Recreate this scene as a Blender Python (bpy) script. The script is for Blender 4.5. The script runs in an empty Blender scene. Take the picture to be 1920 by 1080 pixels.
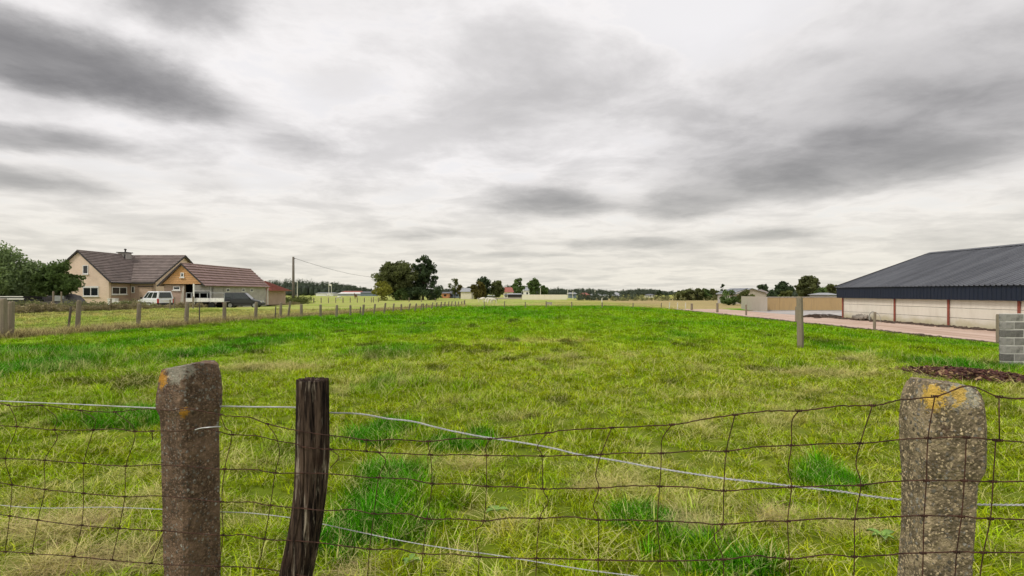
import bpy, bmesh, math, random
import numpy as np
from mathutils import Vector, Matrix, Euler

random.seed(7)
RNG = np.random.default_rng(11)
SC = bpy.context.scene
COL = SC.collection
R = math.radians

# ------------------------------------------------------------------ camera
CAM_H = 1.45
F = 1000.0            # focal length in pixels of a 1920 wide frame
HZ = 548.0            # horizon row
cam_d = bpy.data.cameras.new('camera')
cam = bpy.data.objects.new('camera', cam_d); COL.objects.link(cam)
cam.location = (0, 0, CAM_H); cam.rotation_euler = (R(90), 0, 0)
cam_d.sensor_width = 36.0; cam_d.lens = 36.0 * F / 1920.0
cam_d.shift_y = (HZ - 540.0) / 1920.0
cam_d.clip_start = 0.05; cam_d.clip_end = 6000
SC.camera = cam

# ------------------------------------------------------------------ exposure
SC.view_settings.view_transform = 'Standard'
SC.view_settings.look = 'None'
SC.view_settings.exposure = 0.45
SC.view_settings.gamma = 1.0
SC.view_settings.use_curve_mapping = False
SC.cycles.max_bounces = 4
SC.cycles.diffuse_bounces = 2
SC.cycles.glossy_bounces = 2
SC.cycles.transmission_bounces = 2
SC.cycles.transparent_max_bounces = 4
SC.cycles.use_denoising = True
SC.cycles.use_adaptive_sampling = True
SC.cycles.adaptive_threshold = .03

# ------------------------------------------------------------------ node helpers
class NT:
    def __init__(s, tree): s.t = tree; s.n = tree.nodes; s.l = tree.links
    def new(s, typ, **kw):
        nd = s.n.new(typ)
        for k, v in kw.items(): setattr(nd, k, v)
        return nd
    def put(s, sock, v):
        if hasattr(v, 'links') or hasattr(v, 'is_linked'): s.l.new(v, sock)
        elif v is not None:
            try: sock.default_value = v
            except Exception: sock.default_value = (*v, 1.0)
    def math(s, op, a, b=None, c=None, clamp=False):
        nd = s.new('ShaderNodeMath', operation=op, use_clamp=clamp)
        for i, v in enumerate((a, b, c)):
            if v is not None: s.put(nd.inputs[i], v)
        return nd.outputs[0]
    def vmath(s, op, a, b=None, scale=None):
        nd = s.new('ShaderNodeVectorMath', operation=op)
        s.put(nd.inputs[0], a)
        if b is not None: s.put(nd.inputs[1], b)
        if scale is not None: s.put(nd.inputs['Scale'], scale)
        return nd.outputs['Value'] if op in ('LENGTH', 'DOT_PRODUCT', 'DISTANCE') else nd.outputs[0]
    def noise(s, vec, scale, detail=4, rough=.55, dist=0, out=0):
        nd = s.new('ShaderNodeTexNoise')
        if vec is not None: s.put(nd.inputs['Vector'], vec)
        nd.inputs['Scale'].default_value = scale; nd.inputs['Detail'].default_value = detail
        nd.inputs['Roughness'].default_value = rough; nd.inputs['Distortion'].default_value = dist
        return nd.outputs[out]
    def voronoi(s, vec, scale, feature='F1', out=0, rand=1.0):
        nd = s.new('ShaderNodeTexVoronoi', feature=feature)
        if vec is not None: s.put(nd.inputs['Vector'], vec)
        nd.inputs['Scale'].default_value = scale
        nd.inputs['Randomness'].default_value = rand
        return nd.outputs[out]
    def ramp(s, v, a, b, lo=0.0, hi=1.0, smooth=True):
        nd = s.new('ShaderNodeMapRange', interpolation_type='SMOOTHSTEP' if smooth else 'LINEAR')
        s.put(nd.inputs[0], v)
        for i, q in enumerate((a, b, lo, hi)): nd.inputs[i + 1].default_value = q
        return nd.outputs[0]
    def mix(s, f, a, b, blend='MIX'):
        nd = s.new('ShaderNodeMix', data_type='RGBA', blend_type=blend)
        s.put(nd.inputs[0], f)
        for i, v in ((6, a), (7, b)):
            if hasattr(v, 'links') or hasattr(v, 'is_linked'): s.l.new(v, nd.inputs[i])
            else: nd.inputs[i].default_value = (v[0], v[1], v[2], 1)
        return nd.outputs[2]
    def mapping(s, vec, loc=(0, 0, 0), rot=(0, 0, 0), scale=(1, 1, 1), typ='POINT'):
        nd = s.new('ShaderNodeMapping', vector_type=typ)
        s.put(nd.inputs[0], vec)
        nd.inputs['Location'].default_value = loc; nd.inputs['Rotation'].default_value = rot; nd.inputs['Scale'].default_value = scale
        return nd.outputs[0]

# ------------------------------------------------------------------ world: broken overcast over a daylight sky
SUN_EL, SUN_AZ = R(48), R(-128)      # azimuth measured from +Y towards +X: behind and to the left
world = bpy.data.worlds.new('World'); SC.world = world; world.use_nodes = True
w = NT(world.node_tree); w.n.clear()
sky = w.new('ShaderNodeTexSky', sky_type='NISHITA', sun_disc=False)
sky.sun_elevation = SUN_EL; sky.sun_rotation = SUN_AZ
sky.air_density = 1.0; sky.dust_density = 2.5
geo = w.new('ShaderNodeTexCoord')
dirv = w.vmath('NORMALIZE', geo.outputs['Generated'])
sep = w.new('ShaderNodeSeparateXYZ'); w.l.new(dirv, sep.inputs[0])
zc = w.math('MAXIMUM', sep.outputs[2], 0.0)
den = w.math('ADD', zc, 0.10)
cmb = w.new('ShaderNodeCombineXYZ')
w.l.new(w.math('DIVIDE', sep.outputs[0], den), cmb.inputs[0])
w.l.new(w.math('DIVIDE', sep.outputs[1], den), cmb.inputs[1])
uv = cmb.outputs[0]                                    # a flat cloud deck seen from below
def deck(px, py):
    v = Vector(((px - 960) / F, 1.0, (HZ - py) / F)).normalized()
    return Vector((v.x, v.y)) / (max(v.z, 0) + 0.10)
warp = w.vmath('SUBTRACT', w.noise(w.mapping(uv, scale=(1.0, .95, 1)), 1.7, 8, .64, out=1), (.5, .5, .5))
uvw = w.vmath('ADD', uv, w.vmath('SCALE', warp, scale=.42))
fine = w.noise(w.mapping(uv, loc=(3.1, 1.7, .4), rot=(0, 0, R(-8)), scale=(1.0, 1.05, 1)), 1.7, 9, .60, .25)
broad = w.noise(w.mapping(uv, loc=(7.3, 2.2, 1.4), rot=(0, 0, R(-10)), scale=(.75, .95, 1)), .9, 6, .58, .2)
# cloud banks: (start, end, half width, strength) in the deck
banks = [((-260, 10), (440, 222), 50, .84), ((-200, 60), (110, 110), 60, .18), ((150, -30), (500, 22), 55, .36),
         ((-300, 235), (285, 285), 22, .46), ((-250, 310), (200, 352), 18, .28),
         ((1330, 300), (2300, 180), 100, .44), ((1240, 372), (1800, 305), 34, .34), ((1480, 268), (1680, 255), 20, .24),
         ((910, 388), (1160, 374), 26, .42), ((1160, 385), (1390, 392), 22, .44), ((1180, 330), (1420, 300), 40, .2),
         ((1050, 458), (1300, 455), 9, .26), ((1330, 442), (1550, 436), 10, .24), ((700, 440), (850, 436), 10, .17),
         ((450, 250), (640, 300), 24, .20), ((860, 200), (1230, 90), 70, .04), ((570, 160), (720, 150), 30, .12),
         ((900, 478), (1060, 478), 5, .16), ((300, 330), (460, 352), 14, .12)]
dark = None
for a, b, hw, st in banks:
    A, B = deck(*a), deck(*b); m = ((a[0] + b[0]) / 2, (a[1] + b[1]) / 2)
    c = (A + B) / 2; d = B - A
    n1, n2 = deck(m[0], m[1] - hw), deck(m[0], m[1] + hw)
    nrm = Vector((-d.y, d.x)).normalized()
    half_w = max(abs((n1 - n2).dot(nrm)) / 2, .05)
    q = w.mapping(uvw, loc=(c.x, c.y, 0), rot=(0, 0, math.atan2(d.y, d.x)), scale=(d.length / 2 * 1.15, half_w * 1.5, 1), typ='TEXTURE')
    sq = w.new('ShaderNodeSeparateXYZ'); w.l.new(q, sq.inputs[0])
    flat = w.new('ShaderNodeCombineXYZ'); w.l.new(sq.outputs[0], flat.inputs[0]); w.l.new(sq.outputs[1], flat.inputs[1])
    ln = w.vmath('LENGTH', flat.outputs[0])
    v = w.math('MULTIPLY', w.ramp(ln, 1.2, .2), st * 1.25)
    dark = v if dark is None else w.math('ADD', dark, w.math('MULTIPLY', v, w.math('SUBTRACT', 1.0, w.math('MULTIPLY', dark, .6))))
mott = w.ramp(fine, .36, .70)
bro = w.ramp(broad, .42, .72)
tot = w.math('ADD', w.math('MULTIPLY', dark, w.math('ADD', .62, w.math('MULTIPLY', fine, .85))),
             w.math('ADD', w.math('MULTIPLY', mott, .24), w.math('MULTIPLY', bro, .17)))
tot = w.math('SUBTRACT', 1.0, w.math('POWER', 2.718, w.math('MULTIPLY', tot, -1.45)))      # thicker cloud saturates softly
lowglow = w.ramp(zc, .0, .26, 1, 0)
lightc = w.mix(lowglow, (.72, .70, .70), (.68, .645, .57))
darkc = w.mix(lowglow, (.075, .075, .082), (.18, .19, .19))
cloud = w.mix(tot, lightc, darkc)
skyb = w.vmath('SCALE', sky.outputs[0], scale=.08)
cover = w.ramp(w.math('ADD', mott, tot), .0, .25, .88, .99)
total = w.mix(cover, skyb, cloud)
bg = w.new('ShaderNodeBackground'); w.l.new(total, bg.inputs[0]); bg.inputs[1].default_value = 1.0
world.cycles.sampling_method = 'NONE'
wo = w.new('ShaderNodeOutputWorld'); w.l.new(bg.outputs[0], wo.inputs[0])

# ------------------------------------------------------------------ sun (veiled by cloud)
sd = bpy.data.lights.new('sun', 'SUN'); sd.energy = 1.5; sd.angle = R(14); sd.color = (1, .95, .87)
so = bpy.data.objects.new('sun', sd); COL.objects.link(so)
to_sun = Vector((math.sin(SUN_AZ) * math.cos(SUN_EL), math.cos(SUN_AZ) * math.cos(SUN_EL), math.sin(SUN_EL)))
so.rotation_euler = to_sun.to_track_quat('Z', 'Y').to_euler(); so.location = (-20, -20, 40)

# ------------------------------------------------------------------ terrain function and placing helpers
def sst(a, b, x):
    t = np.clip((x - a) / (b - a), 0, 1); return t * t * (3 - 2 * t)
def ground_z(x, y):
    x = np.asarray(x, float); y = np.asarray(y, float)
    a = .75 * sst(5, 24, x); b = .6 * sst(48, 82, y); c = .2 * sst(-22, -30, x) * sst(50, 56, y)
    return -np.maximum(np.maximum(a, b), c)
def gz(x, y): return float(ground_z(x, y))
def at(px, py):
    """point of the ground seen at a picture position"""
    lo, hi = 1.0, 4000.0
    f = lambda Y: CAM_H - (py - HZ) / F * Y - gz((px - 960) / F * Y, Y)
    for _ in range(60):
        m = (lo + hi) / 2
        if f(m) > 0: lo = m
        else: hi = m
    Y = lo; X = (px - 960) / F * Y
    return Vector((X, Y, gz(X, Y)))
def pt(px, py, Y): return Vector(((px - 960) / F * Y, Y, CAM_H - (py - HZ) / F * Y))

_P = {}
def vnoise(x, y, scale, seed=0, octs=4, rough=.5):
    x = np.asarray(x, float) * scale; y = np.asarray(y, float) * scale
    if seed not in _P: _P[seed] = np.random.default_rng(seed + 100).random((256, 256))
    T = _P[seed]; tot = 0; amp = 1; s = 0
    for o in range(octs):
        xi = np.floor(x).astype(int); yi = np.floor(y).astype(int)
        fx = x - xi; fy = y - yi; fx = fx * fx * (3 - 2 * fx); fy = fy * fy * (3 - 2 * fy)
        g = lambda i, j: T[(xi + i) % 256, (yi + j) % 256]
        v = (g(0, 0) * (1 - fx) + g(1, 0) * fx) * (1 - fy) + (g(0, 1) * (1 - fx) + g(1, 1) * fx) * fy
        tot = tot + v * amp; s += amp; amp *= rough; x = x * 2 + 17.3; y = y * 2 + 9.1
    return tot / s

# ------------------------------------------------------------------ object helpers
def tag(o, label=None, cat=None, group=None, kind=None):
    if label: o['label'] = label
    if cat: o['category'] = cat
    if group: o['group'] = group
    if kind: o['kind'] = kind
    return o
def empty(name, loc, label=None, cat=None, group=None, rz=0):
    o = bpy.data.objects.new(name, None); COL.objects.link(o)
    o.location = loc; o.rotation_euler = (0, 0, rz); o.empty_display_size = .2
    return tag(o, label, cat, group)
def root_of(o):
    p = Vector((0, 0, 0))
    while o is not None: p = p + Vector(o.location); o = o.parent
    return p
class MB:
    def __init__(s): s.v = []; s.f = []; s.fm = []
    def add(s, vs, fs, m=0):
        n = len(s.v); s.v += [tuple(p) for p in vs]; s.f += [tuple(i + n for i in f) for f in fs]; s.fm += [m] * len(fs); return s
    def box(s, c, d, rot=None, m=0, taper=1.0):
        hx, hy, hz = d[0] / 2, d[1] / 2, d[2] / 2
        vs = [Vector((x * hx * (taper if z > 0 else 1), y * hy * (taper if z > 0 else 1), z * hz)) for z in (-1, 1) for x, y in ((-1, -1), (1, -1), (1, 1), (-1, 1))]
        if rot is not None:
            mt = rot if isinstance(rot, Matrix) else Euler(rot).to_matrix()
            vs = [mt @ p for p in vs]
        vs = [p + Vector(c) for p in vs]
        return s.add(vs, [(3, 2, 1, 0), (4, 5, 6, 7), (0, 1, 5, 4), (1, 2, 6, 5), (2, 3, 7, 6), (3, 0, 4, 7)], m)
    def bx(s, x0, x1, y0, y1, z0, z1, m=0): return s.box(((x0 + x1) / 2, (y0 + y1) / 2, (z0 + z1) / 2), (abs(x1 - x0), abs(y1 - y0), abs(z1 - z0)), None, m)
    def poly(s, pts, m=0): return s.add(pts, [tuple(range(len(pts)))], m)
    def prism(s, pts, ext, m=0):
        """polygon pts extruded by vector ext"""
        e = Vector(ext); n = len(pts); P = [Vector(p) for p in pts]
        fs = [tuple(range(n - 1, -1, -1)), tuple(range(n, 2 * n))] + [(i, (i + 1) % n, n + (i + 1) % n, n + i) for i in range(n)]
        return s.add(P + [p + e for p in P], fs, m)
    def tube(s, pts, r, n=6, caps=True, m=0):
        P = [Vector(p) for p in pts]
        if not hasattr(r, '__len__'): r = [r] * len(P)
        vs = []; up = None
        for i, p in enumerate(P):
            d = (P[min(i + 1, len(P) - 1)] - P[max(i - 1, 0)])
            d = d.normalized() if d.length > 1e-9 else Vector((0, 0, 1))
            if up is None or abs(up.dot(d)) > .98: up = Vector((0, 0, 1)) if abs(d.z) < .9 else Vector((1, 0, 0))
            a = d.cross(up).normalized(); b = a.cross(d).normalized(); up = b
            for k in range(n):
                t = 2 * math.pi * k / n
                vs.append(p + (a * math.cos(t) + b * math.sin(t)) * r[i])
        fs = []
        for i in range(len(P) - 1):
            for k in range(n):
                fs.append((i * n + k, i * n + (k + 1) % n, (i + 1) * n + (k + 1) % n, (i + 1) * n + k))
        if caps: fs += [tuple(range(n - 1, -1, -1)), tuple(range((len(P) - 1) * n, len(P) * n))]
        return s.add(vs, fs, m)
    def cyl(s, a, b, r, n=16, m=0): return s.tube([a, b], r, n, True, m)
    def blob(s, c, rad, seed=0, rough=.25, m=0, sub=1):
        bm = bmesh.new(); bmesh.ops.create_icosphere(bm, subdivisions=sub, radius=1)
        rn = random.Random(seed)
        vs = []
        for v in bm.verts:
            k = 1 + rn.uniform(-rough, rough)
            vs.append(Vector((v.co.x * rad[0] * k, v.co.y * rad[1] * k, v.co.z * rad[2] * k)) + Vector(c))
        fs = [tuple(x.index for x in f.verts) for f in bm.faces]; bm.free()
        return s.add(vs, fs, m)
    def build(s, name, mat, parent=None, smooth=False, local=False, bevel=0):
        me = bpy.data.meshes.new(name)
        off = Vector((0, 0, 0)) if (local or parent is None) else root_of(parent)
        me.from_pydata([(p[0] - off.x, p[1] - off.y, p[2] - off.z) for p in s.v], [], s.f)
        mats = mat if isinstance(mat, (list, tuple)) else [mat]
        for q in mats: me.materials.append(q)
        if len(mats) > 1: me.polygons.foreach_set('material_index', s.fm)
        if smooth: me.polygons.foreach_set('use_smooth', [True] * len(s.f))
        me.update()
        o = bpy.data.objects.new(name, me); COL.objects.link(o)
        if parent is not None: o.parent = parent
        if bevel:
            b = o.modifiers.new('bevel', 'BEVEL'); b.width = bevel; b.segments = 2; b.limit_method = 'ANGLE'
        return o
def npmesh(name, V, Fq, mat, parent=None, attrs=None, smooth=False):
    """quads or tris from numpy arrays"""
    me = bpy.data.meshes.new(name)
    V = np.asarray(V, np.float32); Fq = np.asarray(Fq, np.int32); k = Fq.shape[1]
    me.vertices.add(len(V)); me.vertices.foreach_set('co', V.ravel())
    me.loops.add(Fq.size); me.loops.foreach_set('vertex_index', Fq.ravel())
    me.polygons.add(len(Fq)); me.polygons.foreach_set('loop_start', np.arange(len(Fq), dtype=np.int32) * k)
    if smooth: me.polygons.foreach_set('use_smooth', np.ones(len(Fq), bool))
    me.update(calc_edges=True)
    for nm, (typ, dom, data) in (attrs or {}).items():
        a = me.attributes.new(nm, typ, dom)
        a.data.foreach_set('color' if typ == 'FLOAT_COLOR' else ('vector' if typ == 'FLOAT_VECTOR' else 'value'), np.asarray(data, np.float32).ravel())
    if mat: me.materials.append(mat)
    o = bpy.data.objects.new(name, me); COL.objects.link(o)
    if parent is not None: o.parent = parent
    return o
def copy_part(o, parent, loc=None):
    c = o.copy(); COL.objects.link(c); c.parent = parent
    if loc is not None: c.location = loc
    return c

# ------------------------------------------------------------------ materials
def mat(name, col, rough=.8, spec=.3, metal=0, var=.12, vscale=6, bump=0, bscale=40, fn=None):
    m = bpy.data.materials.new(name); m.use_nodes = True
    t = NT(m.node_tree); b = t.n['Principled BSDF']
    tc = t.new('ShaderNodeTexCoord').outputs['Object']
    if fn: c = fn(t, tc, b)
    else:
        nz = t.noise(tc, vscale, 6, .6)
        c = t.mix(t.ramp(nz, .3, .7), [q * (1 - var) for q in col], [min(1, q * (1 + var)) for q in col])
    if c is not None: t.l.new(c, b.inputs['Base Color'])
    b.inputs['Roughness'].default_value = rough; b.inputs['Metallic'].default_value = metal
    b.inputs['Specular IOR Level'].default_value = spec
    if bump:
        bp = t.new('ShaderNodeBump'); bp.inputs['Strength'].default_value = bump; bp.inputs['Distance'].default_value = .02
        t.l.new(t.noise(tc, bscale, 5, .6), bp.inputs['Height']); t.l.new(bp.outputs[0], b.inputs['Normal'])
    return m
def concrete_aggregate(lichens, base=(.17, .145, .12), grain=.5):
    def fn(t, tc, b):
        n1 = t.noise(tc, 9, 6, .65); n2 = t.noise(tc, 60, 4, .6)
        c = t.mix(t.ramp(n1, .3, .72), [q * .42 for q in base], [q * 1.55 for q in base])
        c = t.mix(t.ramp(n2, .42, .75), c, [q * 1.9 for q in base])
        tw = t.vmath('ADD', tc, t.vmath('SCALE', t.vmath('SUBTRACT', t.noise(tc, 130, 3, .6, out=1), (.5, .5, .5)), scale=.011))
        v = t.voronoi(tw, 95, out=0); vc = t.voronoi(tw, 95, out=1)
        sepc = t.new('ShaderNodeSeparateColor'); t.l.new(vc, sepc.inputs[0])
        peb = t.math('MULTIPLY', t.ramp(v, .5, .36), t.math('GREATER_THAN', sepc.outputs[0], .66))
        c = t.mix(peb, c, t.mix(sepc.outputs[1], (.07, .06, .045), (.42, .40, .35)))
        fv = t.voronoi(tw, 165, out=1); fs = t.new('ShaderNodeSeparateColor'); t.l.new(fv, fs.inputs[0])
        fe = t.voronoi(tw, 165, out=0)
        gc = t.mix(t.ramp(fs.outputs[0], .25, .95), [q * .30 for q in base], [min(1, q * 2.6) for q in base])
        gc = t.mix(t.ramp(fe, .30, .62), gc, [q * .42 for q in base])
        c = t.mix(t.math('MULTIPLY', t.ramp(t.noise(tc, 24, 4, .6), .34, .62), grain), c, gc)
        red = t.ramp(t.noise(tc, 14, 4, .6), .6, .78)
        c = t.mix(t.math('MULTIPLY', red, .55), c, (.13, .06, .05))
        for (lx, ly, lz, rad, lc, amt) in lichens:
            d = t.vmath('DISTANCE', tc, (lx, ly, lz))
            d = t.math('ADD', d, t.math('MULTIPLY', t.math('SUBTRACT', t.noise(tc, 55, 6, .75), .5), rad * 3.0))
            c = t.mix(t.math('MULTIPLY', t.ramp(d, rad, rad * .72), amt), c, t.mix(t.noise(tc, 150, 3), [q * .6 for q in lc], [min(1, q * 1.3) for q in lc]))
        bp = t.new('ShaderNodeBump'); bp.inputs['Strength'].default_value = .9; bp.inputs['Distance'].default_value = .006
        h = t.math('ADD', t.math('ADD', t.math('MULTIPLY', peb, .6), t.math('MULTIPLY', fe, -.7)), t.noise(tc, 90, 6, .7))
        t.l.new(h, bp.inputs['Height']); t.l.new(bp.outputs[0], b.inputs['Normal'])
        return c
    return mat('aggregate_concrete', (1, 1, 1), .92, .2, fn=fn)
def brick_mat(name, c1, c2, mortar):
    def fn(t, tc, b):
        sp = t.new('ShaderNodeSeparateXYZ'); t.l.new(tc, sp.inputs[0])
        cm = t.new('ShaderNodeCombineXYZ')
        t.l.new(t.math('ADD', sp.outputs[0], sp.outputs[1]), cm.inputs[0]); t.l.new(sp.outputs[2], cm.inputs[1])
        br = t.new('ShaderNodeTexBrick'); t.l.new(cm.outputs[0], br.inputs['Vector'])
        br.inputs['Color1'].default_value = (*c1, 1); br.inputs['Color2'].default_value = (*c2, 1); br.inputs['Mortar'].default_value = (*mortar, 1)
        br.inputs['Scale'].default_value = 1; br.inputs['Brick Width'].default_value = .22; br.inputs['Row Height'].default_value = .075; br.inputs['Mortar Size'].default_value = .008
        n = t.noise(tc, .9, 5, .6)
        return t.mix(t.ramp(n, .35, .75, 0, .35), br.outputs[0], [q * .6 for q in c1])
    return mat(name, c1, .9, .2, fn=fn)
def streaky(name, base, dirt, horizontal=False, rough=.85):
    def fn(t, tc, b):
        n = t.noise(t.mapping(tc, scale=(3, 3, .35)), 2.2, 6, .65)
        n2 = t.noise(tc, 22, 5, .6)
        sp = t.new('ShaderNodeSeparateXYZ'); t.l.new(tc, sp.inputs[0])
        c = t.mix(t.ramp(n, .42, .78), base, t.mix(.5, base, dirt))
        c = t.mix(t.ramp(n2, .5, .8, 0, .4), c, dirt)
        return c
    return mat(name, base, rough, .25, fn=fn)
def leaf_mat(name, col, trans=.3):
    m = bpy.data.materials.new(name); m.use_nodes = True
    t = NT(m.node_tree); t.n.clear()
    at_ = t.new('ShaderNodeAttribute', attribute_name='cv')
    c = t.mix(at_.outputs['Fac'], [q * .55 for q in col], [min(1, q * 1.55) for q in col])
    d = t.new('ShaderNodeBsdfDiffuse'); t.l.new(c, d.inputs[0])
    tr = t.new('ShaderNodeBsdfTranslucent'); t.l.new(t.mix(.5, c, (col[0] * 1.4, col[1] * 1.5, col[2] * .7)), tr.inputs[0])
    mx = t.new('ShaderNodeMixShader'); mx.inputs[0].default_value = trans
    t.l.new(d.outputs[0], mx.inputs[1]); t.l.new(tr.outputs[0], mx.inputs[2])
    o = t.new('ShaderNodeOutputMaterial'); t.l.new(mx.outputs[0], o.inputs[0])
    return m
M = {}
M['bark'] = mat('bark', (.07, .055, .042), .95, .1, var=.35, vscale=9, bump=.6)
M['rust'] = mat('rusty_wire', (.058, .025, .016), .85, .3, var=.55, vscale=45)
M['galv'] = mat('galvanised_wire', (.47, .47, .47), .5, .5, metal=.3, var=.15, vscale=30)
M['oldpost'] = streaky('weathered_post', (.24, .20, .145), (.075, .062, .05))
M['oldpost_dark'] = streaky('dark_weathered_post', (.12, .10, .08), (.05, .045, .04))
M['whitepost'] = mat('white_post', (.62, .60, .52), .8)
M['brick'] = brick_mat('pink_brick', (.84, .65, .50), (.76, .565, .425), (.74, .63, .52))
M['brick_shade'] = brick_mat('shaded_brick', (.47, .33, .255), (.40, .275, .215), (.44, .35, .29))  # darker copy of the pink brick, wall shade put into its colour
M['tile'] = mat('roof_tile', (.225, .185, .168), .85, .3, var=.18, vscale=1.3)
M['tile_red'] = mat('red_roof_tile', (.285, .195, .178), .85, .3, var=.15, vscale=1.3)
M['trim'] = mat('dark_trim', (.045, .04, .04), .6)
M['frame'] = mat('white_frame', (.74, .73, .70), .5)
M['glass'] = mat('window_glass', (.018, .022, .025), .08, .6, var=.2)
M['concrete'] = mat('grey_concrete', (.36, .34, .31), .9, var=.15, vscale=2)
M['plank'] = None
def plank_fn(t, tc, b):
    oi = t.new('ShaderNodeObjectInfo')
    n = t.noise(t.mapping(tc, scale=(.7, 4, 14)), 3, 6, .65)
    c = t.mix(t.ramp(n, .3, .72), (.46, .225, .085), (.72, .41, .18))
    return t.mix(t.math('MULTIPLY', oi.outputs['Random'], .5), c, (.58, .36, .19))
M['plank'] = mat('larch_plank', (1, 1, 1), .75, fn=plank_fn)
M['dark'] = mat('dark_interior', (.018, .017, .016), .95)
M['render'] = mat('grey_render', (.40, .375, .345), .9, var=.15, vscale=1.5)
M['carwhite'] = mat('white_paint', (.72, .73, .75), .3, .5, var=.03)
M['carblack'] = mat('black_plastic', (.022, .022, .024), .6)
M['carglass'] = mat('car_glass', (.03, .038, .036), .06, .6)
M['cardark'] = mat('dark_paint', (.03, .032, .036), .35, .5, var=.1)
M['tyre'] = mat('tyre', (.02, .02, .02), .9)
M['rim'] = mat('rim', (.42, .42, .43), .4, metal=.6)
M['redlamp'] = mat('red_lamp', (.45, .03, .02), .3)
M['lamp'] = mat('lamp_glass', (.55, .55, .52), .2)
def sheet_fn(t, tc, b):
    n = t.noise(t.mapping(tc, scale=(.12, 1.0, .12)), 1.1, 4, .6); n2 = t.noise(tc, 3.5, 6, .65)
    c = t.mix(t.ramp(n, .35, .65), (.066, .070, .083), (.112, .118, .134))
    return t.mix(t.ramp(n2, .5, .78, 0, .45), c, (.135, .135, .135))
M['slate'] = mat('grey_sheet', (1, 1, 1), .5, .4, fn=sheet_fn)
M['navy'] = streaky('navy_fascia', (.014, .021, .040), (.008, .011, .018), rough=.55)
M['redsteel'] = mat('red_steel', (.26, .075, .05), .8, var=.3, vscale=8)
def panel_fn(t, tc, b):
    oi = t.new('ShaderNodeObjectInfo')
    n = t.noise(t.mapping(tc, scale=(2, 2, .5)), 1.6, 6, .62); n2 = t.noise(tc, 14, 5, .6)
    c = t.mix(t.ramp(n, .35, .8), (.78, .735, .645), (.68, .63, .54))
    c = t.mix(t.math('MULTIPLY', oi.outputs['Random'], .28), c, (.63, .575, .46))
    c = t.mix(t.ramp(n2, .55, .8, 0, .5), c, (.56, .51, .41))
    sp = t.new('ShaderNodeSeparateXYZ'); t.l.new(tc, sp.inputs[0])
    splash = t.ramp(t.math('ADD', sp.outputs[2], t.math('MULTIPLY', t.noise(t.mapping(tc, scale=(1, .7, 1)), 1.8, 5, .65), -.9)), .18, -.42)
    return t.mix(t.math('MULTIPLY', splash, .75), c, (.50, .43, .24))
M['panel'] = mat('concrete_panel', (1, 1, 1), .9, fn=panel_fn)
M['tanwall'] = streaky('ochre_wall', (.46, .32, .155), (.28, .21, .13))
M['creamwall'] = streaky('cream_wall', (.78, .73, .59), (.62, .57, .45))
M['board'] = streaky('weathered_board', (.40, .36, .29), (.25, .22, .17))
M['greywall'] = streaky('pale_grey_wall', (.44, .395, .33), (.28, .25, .21))
M['stone'] = mat('rubble', (.24, .215, .18), .95, var=.4, vscale=3)
M['soil'] = mat('soil', (.085, .06, .045), 1, var=.3, vscale=5)
M['tarp'] = mat('grey_cover', (.13, .125, .125), .8, var=.25, vscale=2)
M['orangebrick'] = mat('orange_wall', (.50, .23, .11), .9)
M['polewood'] = streaky('pole_wood', (.17, .15, .125), (.08, .07, .06))
M['horse'] = mat('white_coat', (.72, .68, .60), .85, var=.08, vscale=2)
M['browncoat'] = mat('brown_coat', (.16, .085, .055), .85)
M['solar'] = mat('solar_panel', (.10, .115, .14), .2, .5)
M['greysheet'] = mat('pale_sheet', (.30, .31, .32), .6)
M['beige'] = mat('beige_wall', (.42, .38, .31), .9)
M['houseroof'] = mat('far_tile', (.30, .11, .085), .9)
M['bluegrey'] = mat('bluegrey_wall', (.16, .20, .24), .7)
M['cable'] = mat('cable', (.03, .03, .03), .7)
LEAF = {k: leaf_mat('leaf_' + k, c) for k, c in dict(
    olive=(.110, .125, .052), dark=(.058, .084, .043), mid=(.105, .155, .055), yellow=(.22, .22, .045), warm=(.125, .110, .036),
    willow=(.185, .245, .115), far=(.085, .104, .078), weed=(.20, .21, .10), dryweed=(.29, .245, .155), pale=(.13, .15, .055)).items()}  # far: paler and greyer, distance haze put into the leaf colour

# ------------------------------------------------------------------ ground tint: what grows where
FENCE_A, FENCE_B = at(14, 632), at(871, 575)
def seg_dist(x, y, A, B):
    dx, dy = B[0] - A[0], B[1] - A[1]; L2 = dx * dx + dy * dy
    t = np.clip(((x - A[0]) * dx + (y - A[1]) * dy) / L2, -.6, 1.0)
    return np.hypot(x - A[0] - t * dx, y - A[1] - t * dy)
def left_of_fence(x, y):
    dx, dy = FENCE_B[0] - FENCE_A[0], FENCE_B[1] - FENCE_A[1]
    return (dx * (y - FENCE_A[1]) - dy * (x - FENCE_A[0])) > 0
LUSH = [(700, 960, .42, .55), (740, 900, .30, .35), (720, 808, .5, .55), (1270, 1000, .42, .30), (1180, 965, .22, .2), (250, 782, .8, .5),
        (640, 1020, .35, .3), (1830, 690, 1.6, .9), (1560, 895, .35, .4), (1420, 1070, .4, .16), (860, 830, .4, .3)]
DRY = [(110, 1000, .32, .2), (40, 1065, .5, .16), (230, 1055, .3, .16), (1310, 985, .2, .14), (880, 950, .1, .12), (1230, 865, .3, .15), (1450, 965, .2, .1),
       (640, 1075, .16, .08), (850, 1050, .1, .08), (1000, 640, 1.8, .8), (500, 690, 1.2, .5), (1560, 700, 1.2, .4), (870, 865, .25, .14), (1140, 905, .22, .12), (1600, 985, .22, .12)]
LUSH_W = [(*at(a, b)[:2], rx, ry) for a, b, rx, ry in LUSH]
DRY_W = [(*at(a, b)[:2], rx, ry) for a, b, rx, ry in DRY]
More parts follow.
